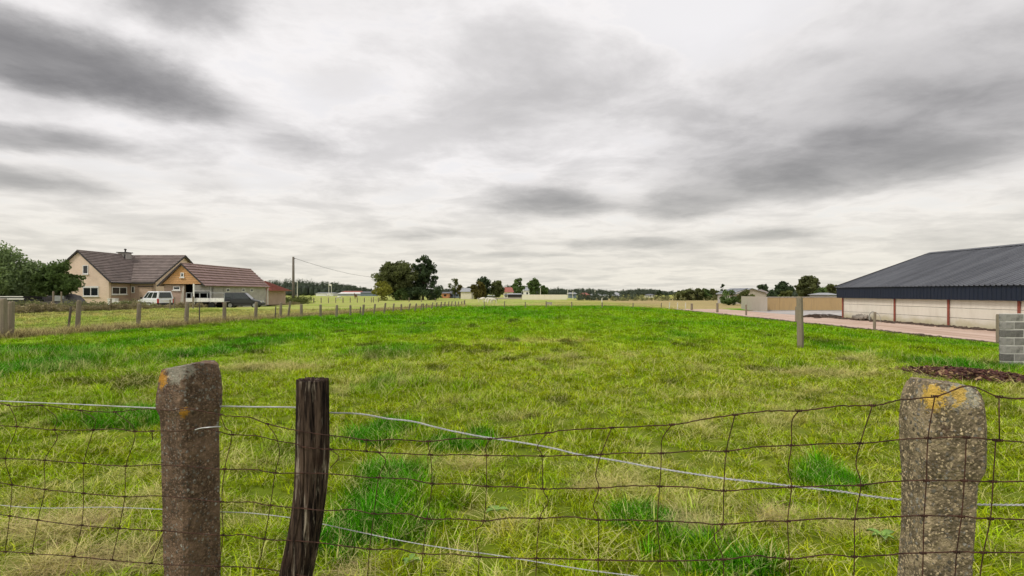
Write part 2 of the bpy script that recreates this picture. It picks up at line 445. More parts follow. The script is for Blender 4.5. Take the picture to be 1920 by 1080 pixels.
def blobs(x, y, L):
    v = np.zeros_like(x)
    jx = (vnoise(x, y, 3.1, 21, 3) - .5) * .7; jy = (vnoise(x, y, 3.1, 22, 3) - .5) * .7
    for cx, cy, rx, ry in L:
        q = np.hypot((x - cx) / rx + jx * 2.4, (y - cy) / ry + jy * 2.4)
        v = np.maximum(v, 1 - sst(.55, 1.15, q))
    return v
def masks(x, y):
    x = np.asarray(x, float); y = np.asarray(y, float)
    far = sst(9, 26, y)
    n1 = vnoise(x, y * .55, .55, 1, 4); n2 = vnoise(x, y, 2.4, 2, 4); n3 = vnoise(x, y * .6, .13, 3, 3)
    lush = sst(.56, .72, .6 * n1 + .4 * n3 + .06 * (n2 - .5) + .10 * far)
    lush = np.maximum(lush, blobs(x, y, LUSH_W))
    dry = sst(.54, .70, .35 * vnoise(x, y * .6, .8, 4, 4) + .65 * n2) * (1 - .75 * far) * .55
    dry = np.maximum(dry * (1 - .8 * blobs(x, y, LUSH_W)), blobs(x, y, DRY_W))
    return np.clip(lush, 0, 1), np.clip(dry, 0, 1), far, n2, n3
C_VIVID = np.array((.165, .415, .006)); C_LUSH = np.array((.045, .290, .006)); C_OLIVE = np.array((.340, .455, .014))
C_DRY = np.array((.62, .53, .20)); C_SOIL = np.array((.30, .215, .13)); C_PAD = np.array((.48, .48, .16)); C_STRAW = np.array((.60, .50, .22))
def tint(x, y):
    x = np.asarray(x, float); y = np.asarray(y, float)
    lush, dry, far, n2, n3 = masks(x, y)
    L = lambda a, b, t: a * (1 - t[..., None]) + b * t[..., None]
    base = L(np.broadcast_to(C_OLIVE, x.shape + (3,)), C_VIVID, np.clip(.10 + .62 * far + (n3 - .5) * .9, 0, 1))
    c = L(base, C_LUSH, lush * (.9 - .45 * far)); c = L(c, C_DRY, dry * .5)
    c = c * (.82 + .36 * n2)[..., None]
    spot = sst(.66, .74, vnoise(x, y * .55, 1.25, 71, 3)) * sst(4, 8, y)          # droppings, hoof marks, trampled sod
    c = L(c, np.array((.085, .105, .018)), spot * .75)
    # neighbouring paddock, fence strip, far rough pasture
    pad = left_of_fence(x, y) & (y > 4)
    pn = vnoise(x, y * .5, .35, 5, 4)
    pc = L(np.broadcast_to(C_PAD, x.shape + (3,)), np.array((.36, .45, .09)), sst(.45, .7, pn))
    c = np.where(pad[..., None], pc * (.85 + .3 * n2)[..., None], c)
    fd = seg_dist(x, y, FENCE_A, FENCE_B)
    wob = vnoise(x, y, .6, 6, 3)
    strip = (1 - sst(.25, 1.2, fd + (wob - .5) * 1.2)) * (y < 62)
    c = L(c, np.array((.33, .245, .13)), strip * .8)
    edge = sst(-1.2, .6, (y - (57 + .55 * np.maximum(x, -6))) + (wob - .5) * 3)
    fc = L(np.broadcast_to(np.array((.50, .45, .155)), x.shape + (3,)), np.array((.35, .38, .085)), sst(.42, .66, vnoise(x, y, .06, 7, 4)))
    dryfar = sst(16, 30, x) * sst(64, 75, y) * (1 - sst(150, 220, y))
    fc = L(fc, np.array((.50, .36, .20)), dryfar * .9)
    c = np.where(pad[..., None], c, L(c, fc * (.85 + .3 * wob)[..., None], edge))
    bank = sst(18.6, 20.3, x + (wob - .5) * 1.5) * (y < 66) * (y > 6)
    return L(c, np.array((.21, .155, .105)), bank)

# ------------------------------------------------------------------ ground sheet
def graded(n, lo, hi, pw):
    t = np.linspace(0, 1, n); return lo + (hi - lo) * t ** pw
ys = np.concatenate([np.linspace(-12, 1.2, 14), graded(300, 1.3, 90, 2.2), np.geomspace(92, 5000, 60)])
xh = np.concatenate([graded(190, 0, 70, 1.9), np.geomspace(72, 5000, 45)])
xs = np.concatenate([-xh[:0:-1], xh])
GX, GY = np.meshgrid(xs, ys)
und = (vnoise(GX, GY, .5, 8, 4) - .5) * .10 + (vnoise(GX, GY, 3.2, 9, 3) - .5) * .05
und = und * (1 - sst(60, 120, np.hypot(GX, GY)))
und = np.where((GX > 19.5) & (GY < 75), und * .15, und)
GZ = ground_z(GX, GY) + und - .02
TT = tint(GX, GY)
sod = (1 - sst(7, 16, GY))[..., None]          # near sod darkened so the gaps between blades read dark
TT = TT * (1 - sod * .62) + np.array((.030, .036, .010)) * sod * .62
nx, ny = len(xs), len(ys)
ii = (np.arange(ny - 1)[:, None] * nx + np.arange(nx - 1)[None, :]).ravel()
quads = np.stack([ii, ii + 1, ii + 1 + nx, ii + nx], 1)
mg = bpy.data.materials.new('pasture_ground'); mg.use_nodes = True
t = NT(mg.node_tree); b = t.n['Principled BSDF']
ta = t.new('ShaderNodeAttribute', attribute_name='tint')
gp = t.new('ShaderNodeNewGeometry').outputs['Position']
n1 = t.noise(gp, 7, 6, .7); n2 = t.noise(t.mapping(gp, scale=(1, .45, 1)), 1.6, 6, .65); n3 = t.noise(gp, 38, 4, .7)
c = t.mix(t.ramp(n1, .3, .72), t.mix(.55, ta.outputs['Color'], (.09, .13, .02)), ta.outputs['Color'])
c = t.mix(t.ramp(n2, .5, .74, 0, .42), c, (.44, .44, .08))
c = t.mix(t.ramp(n3, .56, .72, 0, .5), c, (.14, .18, .03))
t.l.new(c, b.inputs['Base Color']); b.inputs['Roughness'].default_value = 1; b.inputs['Specular IOR Level'].default_value = .05
bp = t.new('ShaderNodeBump'); bp.inputs['Strength'].default_value = .8; bp.inputs['Distance'].default_value = .05
t.l.new(t.math('ADD', t.math('MULTIPLY', n1, .8), n2), bp.inputs['Height']); t.l.new(bp.outputs[0], b.inputs['Normal'])
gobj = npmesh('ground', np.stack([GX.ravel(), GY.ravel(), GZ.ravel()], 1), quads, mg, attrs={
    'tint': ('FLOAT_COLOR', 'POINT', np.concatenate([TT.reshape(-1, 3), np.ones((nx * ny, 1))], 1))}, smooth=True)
tag(gobj, 'green grazed pasture stretching away to the flat horizon', 'ground', kind='structure')

# ------------------------------------------------------------------ instanced grass
def tuft_mesh(name, n, rad, hmin, hmax, width, lean, mat_, seed, flop=0.0, segs=3):
    rn = np.random.default_rng(seed); V = []; Fc = []; A = []
    for i in range(n):
        a = rn.uniform(0, 2 * math.pi); r = rad * math.sqrt(rn.random())
        bx_, by_ = r * math.cos(a), r * math.sin(a)
        h = rn.uniform(hmin, hmax); la = rn.uniform(0, 2 * math.pi); ln = lean * rn.uniform(.3, 1.4) + flop * rn.random()
        wd = width * rn.uniform(.6, 1.3); pa = la + math.pi / 2 + rn.uniform(-.6, .6); val = rn.random(); k0 = len(V)
        for s in range(segs + 1):
            q = s / segs; hz_ = h * (q - .28 * min(ln, 1.6) * q * q); off = h * ln * q ** 1.7
            cx, cy = bx_ + math.cos(la) * off, by_ + math.sin(la) * off
            ww = wd * (1 - q * .92) / 2
            V.append((cx - math.cos(pa) * ww, cy - math.sin(pa) * ww, max(hz_, .004 * s))); V.append((cx + math.cos(pa) * ww, cy + math.sin(pa) * ww, max(hz_, .004 * s)))
            A += [val, val]
        for s in range(segs):
            j = k0 + 2 * s; Fc.append((j, j + 1, j + 3, j + 2))
    me = bpy.data.meshes.new(name); me.from_pydata(V, [], Fc); me.materials.append(mat_)
    at_ = me.attributes.new('rnd', 'FLOAT', 'POINT'); at_.data.foreach_set('value', A)
    return bpy.data.objects.new(name, me)          # never linked: only the source of the scattered blades
def blade_material(name, strawmix, straw=(.72, .64, .30)):
    m = bpy.data.materials.new(name); m.use_nodes = True
    t = NT(m.node_tree); t.n.clear()
    ti = t.new('ShaderNodeAttribute', attribute_name='tint', attribute_type='INSTANCER')
    rd = t.new('ShaderNodeAttribute', attribute_name='rnd')
    c = t.mix(rd.outputs['Fac'], (0, 0, 0), (1, 1, 1))
    k = t.math('ADD', .24, t.math('MULTIPLY', rd.outputs['Fac'], 1.35))
    c = t.vmath('SCALE', ti.outputs['Vector'], scale=k)
    c = t.mix(t.ramp(rd.outputs['Fac'], 1 - strawmix, 1 - strawmix + .04, 0, .75), c, straw)
    d = t.new('ShaderNodeBsdfDiffuse'); t.l.new(c, d.inputs[0])
    tr = t.new('ShaderNodeBsdfTranslucent'); t.l.new(c, tr.inputs[0])
    mx = t.new('ShaderNodeMixShader'); mx.inputs[0].default_value = .32
    t.l.new(d.outputs[0], mx.inputs[1]); t.l.new(tr.outputs[0], mx.inputs[2])
    o = t.new('ShaderNodeOutputMaterial'); t.l.new(mx.outputs[0], o.inputs[0])
    return m
def scatter(name, P, rot, scl, tn, idx, protos, label, cat):
    N = len(P); me = bpy.data.meshes.new(name)
    me.vertices.add(N); me.vertices.foreach_set('co', np.asarray(P, np.float32).ravel())
    for nm, typ, data, key in (('rot', 'FLOAT_VECTOR', rot, 'vector'), ('scl', 'FLOAT_VECTOR', scl, 'vector'), ('tint', 'FLOAT_VECTOR', tn, 'vector')):
        a = me.attributes.new(nm, typ, 'POINT'); a.data.foreach_set(key, np.asarray(data, np.float32).ravel())
    a = me.attributes.new('idx', 'INT', 'POINT'); a.data.foreach_set('value', np.asarray(idx, np.int32))
    for p in protos: pass
    o = bpy.data.objects.new(name, me); COL.objects.link(o)
    ng = bpy.data.node_groups.new(name + '_nodes', 'GeometryNodeTree')
    ng.interface.new_socket('Geometry', in_out='INPUT', socket_type='NodeSocketGeometry')
    ng.interface.new_socket('Geometry', in_out='OUTPUT', socket_type='NodeSocketGeometry')
    n = ng.nodes; l = ng.links
    gi = n.new('NodeGroupInput'); go = n.new('NodeGroupOutput')
    jn = n.new('GeometryNodeJoinGeometry')
    for p in reversed(protos):
        oi = n.new('GeometryNodeObjectInfo'); oi.inputs['Object'].default_value = p; oi.inputs['As Instance'].default_value = True
        l.new(oi.outputs['Geometry'], jn.inputs[0])
    ip = n.new('GeometryNodeInstanceOnPoints'); ip.inputs['Pick Instance'].default_value = True
    l.new(gi.outputs[0], ip.inputs['Points']); l.new(jn.outputs[0], ip.inputs['Instance'])
    def named(nm, typ):
        q = n.new('GeometryNodeInputNamedAttribute'); q.data_type = typ; q.inputs['Name'].default_value = nm
        return next(s for s in q.outputs if s.enabled and s.name == 'Attribute')
    er = n.new('FunctionNodeEulerToRotation'); l.new(named('rot', 'FLOAT_VECTOR'), er.inputs[0]); l.new(er.outputs[0], ip.inputs['Rotation'])
    l.new(named('scl', 'FLOAT_VECTOR'), ip.inputs['Scale']); l.new(named('idx', 'INT'), ip.inputs['Instance Index'])
    l.new(ip.outputs[0], go.inputs[0])
    md = o.modifiers.new('scatter', 'NODES'); md.node_group = ng
    return tag(o, label, cat, kind='stuff')
def field_points(y0, y1, dens, slope=1.06, pad=.8):
    H = slope * y1 + pad; n = int((y1 - y0) * 2 * H * dens)
    x = RNG.uniform(-H, H, n); y = RNG.uniform(y0, y1, n)
    k = np.abs(x) < slope * y + pad
    return x[k], y[k]
def surf(x, y):
    u = (vnoise(x, y, .5, 8, 4) - .5) * .10 + (vnoise(x, y, 3.2, 9, 3) - .5) * .05
    return ground_z(x, y) + u * (1 - sst(60, 120, np.hypot(x, y))) - .022
BLADE = blade_material('grass_blade', .13)
BLADE_DRY = blade_material('dry_grass_blade', .45)
protos = [tuft_mesh('tuft', 26, .065, .025, .070, .0060, 1.1, BLADE, s, flop=.5) for s in (1, 2, 3)]
protos += [tuft_mesh('lush_tuft', 34, .065, .06, .14, .0075, .8, BLADE, s) for s in (4, 5)]
protos += [tuft_mesh('dry_tuft', 26, .08, .04, .11, .0048, 1.6, BLADE_DRY, s, flop=1.0) for s in (6, 7)]
protos += [tuft_mesh('coarse_tuft', 26, .16, .05, .12, .014, .9, BLADE, s, segs=2) for s in (8, 9)]
Ps, Rs, Ss, Ts, Is = [], [], [], [], []
for (y0, y1, dens, kind, sc) in ((1.5, 4.5, 430, 0, 1.0), (4.5, 8, 260, 0, 1.15), (8, 13, 120, 0, 1.5), (13, 24, 38, 1, 1.0), (24, 44, 13, 1, 1.35), (44, 70, 5, 1, 1.8)):
    x, y = field_points(y0, y1, dens)
    lush, dry, far, n2, n3 = masks(x, y)
    keep = (x < 19.4) & ~(left_of_fence(x, y) & (y > 45)) & ~(left_of_fence(x, y) & (x < -34))
    clump = vnoise(x, y, 5.5, 12, 2)
    keep &= RNG.random(len(x)) < (.16 + 1.05 * sst(.36, .60, clump) + lush)
    x, y, lush, dry, clump = x[keep], y[keep], lush[keep], dry[keep], clump[keep]
    N = len(x); u = RNG.random(N)
    if kind == 0:
        idx = RNG.integers(0, 3, N)
        idx = np.where(u < lush * .72, RNG.integers(3, 5, N), idx)
        idx = np.where((RNG.random(N) < dry * .75 + .05), RNG.integers(5, 7, N), idx)
    else:
        idx = RNG.integers(7, 9, N)
    tn = tint(x, y) * (RNG.uniform(.6, 1.4, (N, 1))) * np.concatenate([RNG.uniform(.85, 1.2, (N, 1)), np.ones((N, 1)), np.ones((N, 1))], 1)
    s = sc * RNG.uniform(.65, 1.3, N) * (.75 + .5 * clump)
    Ps.append(np.stack([x, y, surf(x, y)], 1)); Rs.append(np.stack([RNG.normal(0, .12, N), RNG.normal(0, .12, N), RNG.uniform(0, 6.283, N)], 1))
    Ss.append(np.stack([s, s, s * RNG.uniform(.8, 1.2, N)], 1)); Ts.append(tn); Is.append(idx)
cc = lambda L: np.concatenate(L)
scatter('pasture_grass', cc(Ps), cc(Rs), cc(Ss), cc(Ts), cc(Is), protos, 'short green and yellowing grass covering the pasture', 'grass')

# long dry stalks along the foot of the near fence and rough grass along the left fence
stalk = [tuft_mesh('stalk_tuft', 5, .05, .16, .34, .0032, .35, BLADE_DRY, s, segs=4) for s in (20, 21)]
thatch = [tuft_mesh('thatch_tuft', 60, .12, .06, .15, .0032, 2.4, BLADE_DRY, s, flop=1.6) for s in (22, 23)]
rough = [tuft_mesh('rough_tuft', 40, .22, .12, .38, .010, .7, BLADE_DRY, s, flop=.4) for s in (24, 25)]
x, y = field_points(1.6, 3.4, 9); m1 = len(x)
xt, yt = field_points(1.5, 4.5, 150); _, dr, _, _, _ = masks(xt, yt); k = RNG.random(len(xt)) < sst(.6, 1.0, dr) * .8 * sst(.40, .62, vnoise(xt, yt, 4.5, 55, 3)); xt, yt = xt[k], yt[k]; m2 = len(xt)
tt_ = RNG.uniform(-.25, 1.0, 1500); off = RNG.normal(0, .38, 1500)
d = np.array(FENCE_B[:2]) - np.array(FENCE_A[:2]); nn = np.array((-d[1], d[0])) / np.hypot(*d)
xf = FENCE_A[0] + d[0] * tt_ + nn[0] * off; yf = FENCE_A[1] + d[1] * tt_ + nn[1] * off
yb = RNG.normal(0, 1.0, 700); xb = RNG.uniform(-6, 22, 700); yb = 58 + .55 * np.maximum(xb, -6) + yb
X = np.concatenate([x, xt, xf, xb]); Y = np.concatenate([y, yt, yf, yb]); N = len(X)
tn = np.concatenate([np.tile(C_STRAW * .95, (m1, 1)), np.tile((.66, .50, .27), (m2, 1)) * RNG.uniform(.7, 1.2, (m2, 1)), np.tile((.36, .28, .14), (1500, 1)) * RNG.uniform(.6, 1.4, (1500, 1)),
                     np.tile((.5, .45, .16), (700, 1)) * RNG.uniform(.7, 1.3, (700, 1))])
idx = np.concatenate([RNG.integers(0, 2, m1), RNG.integers(2, 4, m2), RNG.integers(4, 6, 2200)])
s = RNG.uniform(.6, 1.2, N) * np.where(idx > 3, 1.1, .9)
scatter('dry_grass', np.stack([X, Y, surf(X, Y)], 1), np.stack([RNG.normal(0, .1, N), RNG.normal(0, .1, N), RNG.uniform(0, 6.28, N)], 1), np.stack([s, s, s], 1), tn, idx,
        stalk + thatch + rough, 'dry straw coloured grass stalks along the fences and bare patches', 'dry grass')

# ------------------------------------------------------------------ track and yard
def drape(name, poly_fn, n, m, mat_, lift):
    V = []; 
    for i in range(n + 1):
        for j in range(m + 1):
            x, y = poly_fn(i / n, j / m); V.append((x, y, gz(x, y) + lift))
    Fq = [(i * (m + 1) + j, i * (m + 1) + j + 1, (i + 1) * (m + 1) + j + 1, (i + 1) * (m + 1) + j) for i in range(n) for j in range(m)]
    o = npmesh(name, V, Fq, mat_, smooth=True); o['kind'] = 'structure'; return o
def track_fn(t, tc, b):
    rut = t.noise(t.mapping(tc, scale=(2.2, .08, 1)), 1.6, 5, .6); n2 = t.noise(tc, 6, 6, .65); n3 = t.noise(tc, 45, 4, .7)
    c = t.mix(t.ramp(rut, .38, .66), (.42, .29, .22), (.61, .47, .385))
    c = t.mix(t.ramp(n2, .52, .75, 0, .6), c, (.56, .47, .40))
    return t.mix(t.ramp(n3, .55, .75, 0, .5), c, (.32, .22, .17))
M['track'] = mat('brick_grit_track', (1, 1, 1), 1, .1, fn=track_fn)
def wob(y, s): return (float(vnoise(s, y, .25, 31, 3)) - .5) * 1.2
drape('farm_track', lambda u, v: ((20.6 + wob(u * 70, 3)) + (27.55 - 20.6 - wob(u * 70, 3)) * v, 12 + u * 58), 90, 10, M['track'], .012)
tag(bpy.data.objects['farm_track'], 'pinkish brick grit track running beside the barn', 'track')
drape('concrete_yard', lambda u, v: (27.2 + 22 * v, 45.8 + 16.1 * u), 6, 8, mat('yard_concrete', (.42, .395, .375), .9, var=.2, vscale=.8), .03)
tag(bpy.data.objects['concrete_yard'], 'pale concrete yard in front of the ochre wall', 'yard')
sm = MB(); rn = random.Random(3)
for i in range(900):
    y = rn.uniform(14, 47); x = 27.55 + rn.gauss(0, .32); r = rn.uniform(.03, .13)
    sm.blob((x, y, gz(x, y) + r * .2), (r * 1.5, r * 1.5, r * .8), i, .35, sub=1)
for i in range(700):
    y = rn.uniform(10, 62); x = 20.2 + wob((y - 12) / 58 * 70, 3) + rn.gauss(0, .25); r = rn.uniform(.02, .08)
    sm.blob((x, y, gz(x, y) + r * .1), (r * 1.6, r * 1.6, r * .7), i + 900, .35, sub=1)
tag(sm.build('track_rubble', M['soil']), 'dark clods and rubble lining both edges of the track', 'rubble', kind='stuff')

# ------------------------------------------------------------------ near fence: two concrete posts, a wooden stake, sheep netting and line wires
def fence_depth(px): return 1000.0 / (716 + .193 * (px - 960))
FN = Vector((.2603, .9655, 0))                      # away from the camera, across the fence
def fp(px, py, push=0.0):
    return pt(px, py, fence_depth(px) + push)
def catmull(P, k=6):
    P = [Vector(p) for p in P]
    if len(P) < 3: return P
    Q = [P[0] * 2 - P[1]] + P + [P[-1] * 2 - P[-2]]; out = []
    for i in range(1, len(Q) - 2):
        p0, p1, p2, p3 = Q[i - 1:i + 3]
        for j in range(k):
            t = j / k
            out.append(.5 * ((2 * p1) + (p2 - p0) * t + (2 * p0 - 5 * p1 + 4 * p2 - p3) * t * t + (3 * p1 - p0 - 3 * p2 + p3) * t ** 3))
    out.append(P[-1]); return out
def cast_post(name, label, center_px, rows, edge_ang, push, chamf, lichens, top_fn, seed, base=(.17, .145, .12), grain=.5):
    """rows: (picture row, left column, right column) -> a square cast post turned towards the camera"""
    d0 = fence_depth(center_px) + push
    cx = (center_px - 960) / F * d0; loc = Vector((cx, d0, 0))
    root = empty(name, (cx, d0, gz(cx, d0)), label, 'post')
    tocam = math.atan2(-d0, -cx); na = tocam + edge_ang
    u = Vector((math.cos(na), math.sin(na), 0)); v = Vector((-u.y, u.x, 0))
    # outline of the unit square post, corners cut
    ring = []
    for sx, sy in ((1, -1), (1, 1), (-1, 1), (-1, -1)):
        a = Vector((sx, sy * (1 - chamf))) ; b_ = Vector((sx * (1 - chamf), sy))
        ring += ([a, b_] if sx * sy > 0 else [b_, a])
    dense = []
    for i in range(len(ring)):
        p, q = ring[i], ring[(i + 1) % len(ring)]; k = 6 if (p - q).length > .5 else 1
        dense += [p.lerp(q, j / k) for j in range(k)]
    xs_unit = [u.x * p.x + v.x * p.y for p in dense]
    # perspective extent of a unit post at this depth
    def ext(w_):
        c = [(cx + (u.x * p.x + v.x * p.y) * w_) / (d0 + (u.y * p.x + v.y * p.y) * w_) * F + 960 for p in dense]
        return min(c), max(c)
    zs = np.concatenate([np.linspace(-.15, CAM_H - (rows[-1][0] - HZ) / F * d0, 6)[:-1], [CAM_H - (q - HZ) / F * d0 for q in np.linspace(rows[-1][0], rows[0][0], 60)]])
    V = []; rr = [r[0] for r in rows]; nz_ = np.random.default_rng(seed)
    K = len(dense)
    prof = nz_.normal(0, 1, (len(zs), K))
    for a_ in range(2): prof = (prof + np.roll(prof, 1, 1) + np.roll(prof, -1, 1)) / 3
    for i, z in enumerate(zs):
        row = HZ + (CAM_H - z) / d0 * F
        l = np.interp(row, rr, [r[1] for r in rows]); r = np.interp(row, rr, [r[2] for r in rows])
        w_ = .06
        for _ in range(6):
            e = ext(w_); w_ *= (r - l) / (e[1] - e[0])
        sh = ((l + r) / 2 - sum(ext(w_)) / 2) / F * d0
        for j, p in enumerate(dense):
            q = p * w_ * (1 + .012 * prof[i, j])
            V.append(loc + u * q.x + v * q.y + Vector((sh, 0, z)))
    nr = len(zs); Fc = [(i * K + j, i * K + (j + 1) % K, (i + 1) * K + (j + 1) % K, (i + 1) * K + j) for i in range(nr - 1) for j in range(K)]
    # domed / sloped top
    last = [V[(nr - 1) * K + j] for j in range(K)]; cen = sum(last, Vector()) / K
    base_i = (nr - 1) * K
    for s_, (shr) in enumerate((.86, .6, .3)):
        for j in range(K):
            p = cen.lerp(last[j], shr); V.append(Vector((p.x, p.y, p.z)))
        for j in range(K):
            a = base_i + s_ * K; Fc.append((a + j, a + (j + 1) % K, a + K + (j + 1) % K, a + K + j))
    V.append(cen.copy()); e = len(V) - 1; a = base_i + 3 * K
    Fc += [(a + j, a + (j + 1) % K, e) for j in range(K)]
    ztop = cen.z
    for i in range(len(V)):
        p = V[i]
        if p.z > ztop - .12: V[i] = Vector((p.x, p.y, p.z + top_fn((p - loc).dot(Vector((1, 0, 0))), (p - loc).y, min(1, (p.z - ztop + .12) / .12)) + random.Random(seed * 999 + i).gauss(0, .0012)))
    mb = MB(); mb.add(V, Fc)
    mt = concrete_aggregate([(*(pt(a_, b_, d0 + dy) - Vector((cx, d0, gz(cx, d0)))), rad, lc, amt) for a_, b_, dy, rad, lc, amt in lichens], base, grain)
    body = mb.build('post_body', mt, root, smooth=False)
    # exposed pebbles sitting in the surface
    rn = random.Random(seed); pb = MB(); n = 0
    while n < 900:
        i = rn.randrange(6, nr - 1); j = rn.randrange(K); A, B, C_, D = (V[i * K + j], V[i * K + (j + 1) % K], V[(i + 1) * K + (j + 1) % K], V[(i + 1) * K + j])
        s1, s2 = rn.random(), rn.random(); p = A.lerp(B, s1).lerp(D.lerp(C_, s1), s2)
        nrm = (B - A).cross(D - A)
        if nrm.length < 1e-9: continue
        nrm.normalize()
        if nrm.dot(Vector((0, 0, CAM_H)) - p) < 0: continue
        if rn.random() > .12 + 1.3 * float(sst(.42, .66, vnoise(p.x * 1.3 + p.y, p.z, 22, 40 + seed, 3))): continue
        r = rn.uniform(.0006, .0018) * (1.8 if rn.random() < .12 else 1)
        pb.blob(p - nrm * r * .25, (r * rn.uniform(.8, 2.2), r, r * rn.uniform(.6, 1.8)), n, .4, m=rn.choice((0, 1, 1, 2)), sub=1); n += 1
    tag(pb.build('exposed_pebbles', [M['peb0'], M['peb1'], M['peb2']], root), 'pale gravel showing in the concrete surface', kind='stuff')
    return root
M['peb0'] = mat('pale_pebble', (.25, .235, .205), .8, var=.3, vscale=90)
M['peb1'] = mat('brown_pebble', (.125, .10, .075), .8, var=.3, vscale=90)
M['peb2'] = mat('grey_pebble', (.17, .16, .14), .8, var=.3, vscale=90)
ORANGE = (.55, .27, .035); YEL = (.66, .43, .08); PALE = (.46, .46, .38)
cast_post('concrete_post', 'concrete post with sloping top beside the wooden stake, left of the frame', 355,
          [(676, 302, 409), (700, 297, 415), (735, 293, 417), (762, 292, 417), (776, 299, 413), (800, 301, 411), (900, 303, 412), (1080, 307, 414), (1400, 314, 416)],
          R(33), .10, .16, [(296, 712, -.06, .035, ORANGE, .9), (345, 778, -.10, .026, ORANGE, .9), (390, 900, -.1, .03, PALE, .7), (385, 700, -.09, .05, PALE, .5), (330, 690, -.07, .06, PALE, .5)],
          lambda x, y, k: k * (-.012 + .20 * max(min(x, .035), -.2) - .5 * max(0, x - .06)), 5, base=(.155, .102, .068), grain=.65)
cast_post('concrete_post', 'broad concrete post with yellow lichen on its top, at the right', 1765,
          [(722, 1706, 1832), (735, 1697, 1842), (755, 1689, 1848), (800, 1685, 1851), (862, 1687, 1850), (876, 1688, 1846), (892, 1690, 1834), (1000, 1689, 1828), (1080, 1683, 1822), (1400, 1670, 1805)],
          R(31), .095, .2, [(1720, 720, -.05, .05, PALE, .8), (1800, 735, -.05, .04, PALE, .6), (1708, 736, -.07, .052, YEL, .95), (1748, 738, -.07, .055, YEL, .95), (1790, 742, -.04, .028, YEL, .85), (1740, 752, -.08, .03, YEL, .9), (1742, 780, -.1, .018, ORANGE, .9), (1705, 776, -.08, .012, ORANGE, .9), (1760, 765, -.08, .02, YEL, .9)],
          lambda x, y, k: k * (.008 - .11 * x - .7 * x * x), 9, base=(.31, .245, .155), grain=.85)
# wooden stake, bowed at the foot
def wood_fn(t, tc, b):
    g = t.noise(t.mapping(tc, scale=(1, 1, .07)), 60, 6, .72, .4); g2 = t.noise(t.mapping(tc, loc=(3, 1, 2), scale=(1, 1, .10)), 48, 5, .65); n = t.noise(tc, 9, 5, .6)
    c = t.mix(t.ramp(g, .36, .70), (.006, .004, .004), (.125, .085, .062))
    c = t.mix(t.ramp(g2, .54, .66), c, (.33, .275, .215))
    c = t.mix(t.ramp(n, .5, .75, 0, .7), c, (.03, .014, .010))
    bp = t.new('ShaderNodeBump'); bp.inputs['Strength'].default_value = 1; bp.inputs['Distance'].default_value = .008
    t.l.new(g, bp.inputs['Height']); t.l.new(bp.outputs[0], b.inputs['Normal'])
    return c
M['oldwood'] = mat('cracked_wood', (1, 1, 1), .95, .1, fn=wood_fn)
st_rows = [(710, 555, 617), (760, 555, 618), (860, 554, 618), (920, 551, 613), (960, 546, 608), (1000, 539, 602), (1040, 530, 596), (1080, 521, 588), (1300, 470, 540)]
d0 = fence_depth(585) + .06; X0 = (585 - 960) / F * d0
stake = empty('wooden_stake', (X0, d0, gz(X0, d0)), 'dark cracked wooden stake, bowed at its foot, next to a concrete post', 'stake')
mb = MB(); K = 72; rr = [r[0] for r in st_rows]; V = []; rn = np.random.default_rng(4)
groove = np.convolve(np.tile(rn.normal(0, 1, K), 3), np.ones(3) / 3, 'same')[K:2 * K]
for q in (5, 17, 30, 44, 58, 66): groove[q] -= 2.6
rws = np.linspace(1300, 710, 70)
for i, row in enumerate(rws):
    z = CAM_H - (row - HZ) / F * d0
    l = np.interp(row, rr, [r[1] for r in st_rows]); r = np.interp(row, rr, [r[2] for r in st_rows])
    c = ((l + r) / 2 - 960) / F * d0; rad = (r - l) / 2 / F * d0 * .92
    for j in range(K):
        a = 2 * math.pi * j / K; sq = 1 / max(abs(math.cos(a)), abs(math.sin(a))) ; k = .8 + .2 * min(sq, 1.3)
        jj = (j + i * .12) % K; gj = groove[int(jj)] * (1 - jj % 1) + groove[(int(jj) + 1) % K] * (jj % 1)
        q = rad * k * (1 + .05 * gj * (.6 + .5 * math.sin(i * .21 + j)))
        zz = z + (abs(groove[j]) * -.005 * max(0, (i - 66) / 3) if i > 66 else 0)
        V.append((c + math.cos(a) * q, d0 + math.sin(a) * q * .95, zz))
Fc = [(i * K + j, i * K + (j + 1) % K, (i + 1) * K + (j + 1) % K, (i + 1) * K + j) for i in range(len(rws) - 1) for j in range(K)]
e0 = (len(rws) - 1) * K; cen = sum((Vector(V[e0 + j]) for j in range(K)), Vector()) / K
for j in range(K): p = cen.lerp(Vector(V[e0 + j]), .6); V.append((p.x, p.y, p.z - .004 + .006 * math.sin(j * 1.7)))
V.append((cen.x, cen.y, cen.z - .006)); e = len(V) - 1
Fc += [(e0 + j, e0 + (j + 1) % K, e0 + K + (j + 1) % K, e0 + K + j) for j in range(K)] + [(e0 + K + j, e0 + K + (j + 1) % K, e) for j in range(K)]
mb.add(V, Fc); mb.build('stake_body', M['oldwood'], stake)
sl = MB()
for k_, (a0, w_, h0, h1) in enumerate(((R(255), .012, .55, 1.13), (R(285), .010, .35, 1.0), (R(235), .009, .2, .9), (R(305), .009, .5, 1.05))):
    for seg in range(14):
        z0 = h0 + (h1 - h0) * seg / 14; z1 = h0 + (h1 - h0) * (seg + 1) / 14
    P = []
    for seg in range(15):
        z = h0 + (h1 - h0) * seg / 14; row = HZ + (CAM_H - z) / d0 * F
        l = np.interp(row, rr, [r[1] for r in st_rows]); r = np.interp(row, rr, [r[2] for r in st_rows])
        c = ((l + r) / 2 - 960) / F * d0; rad = (r - l) / 2 / F * d0 * .9
        P.append((c + math.cos(a0 + .04 * math.sin(seg)) * rad, d0 + math.sin(a0) * rad * .97, z))
    sl.tube(P, [w_ * .45 * math.sin(math.pi * (i + .4) / 15.2) ** .5 for i in range(15)], 5)
sl.build('splinter', M['oldwood'], stake)

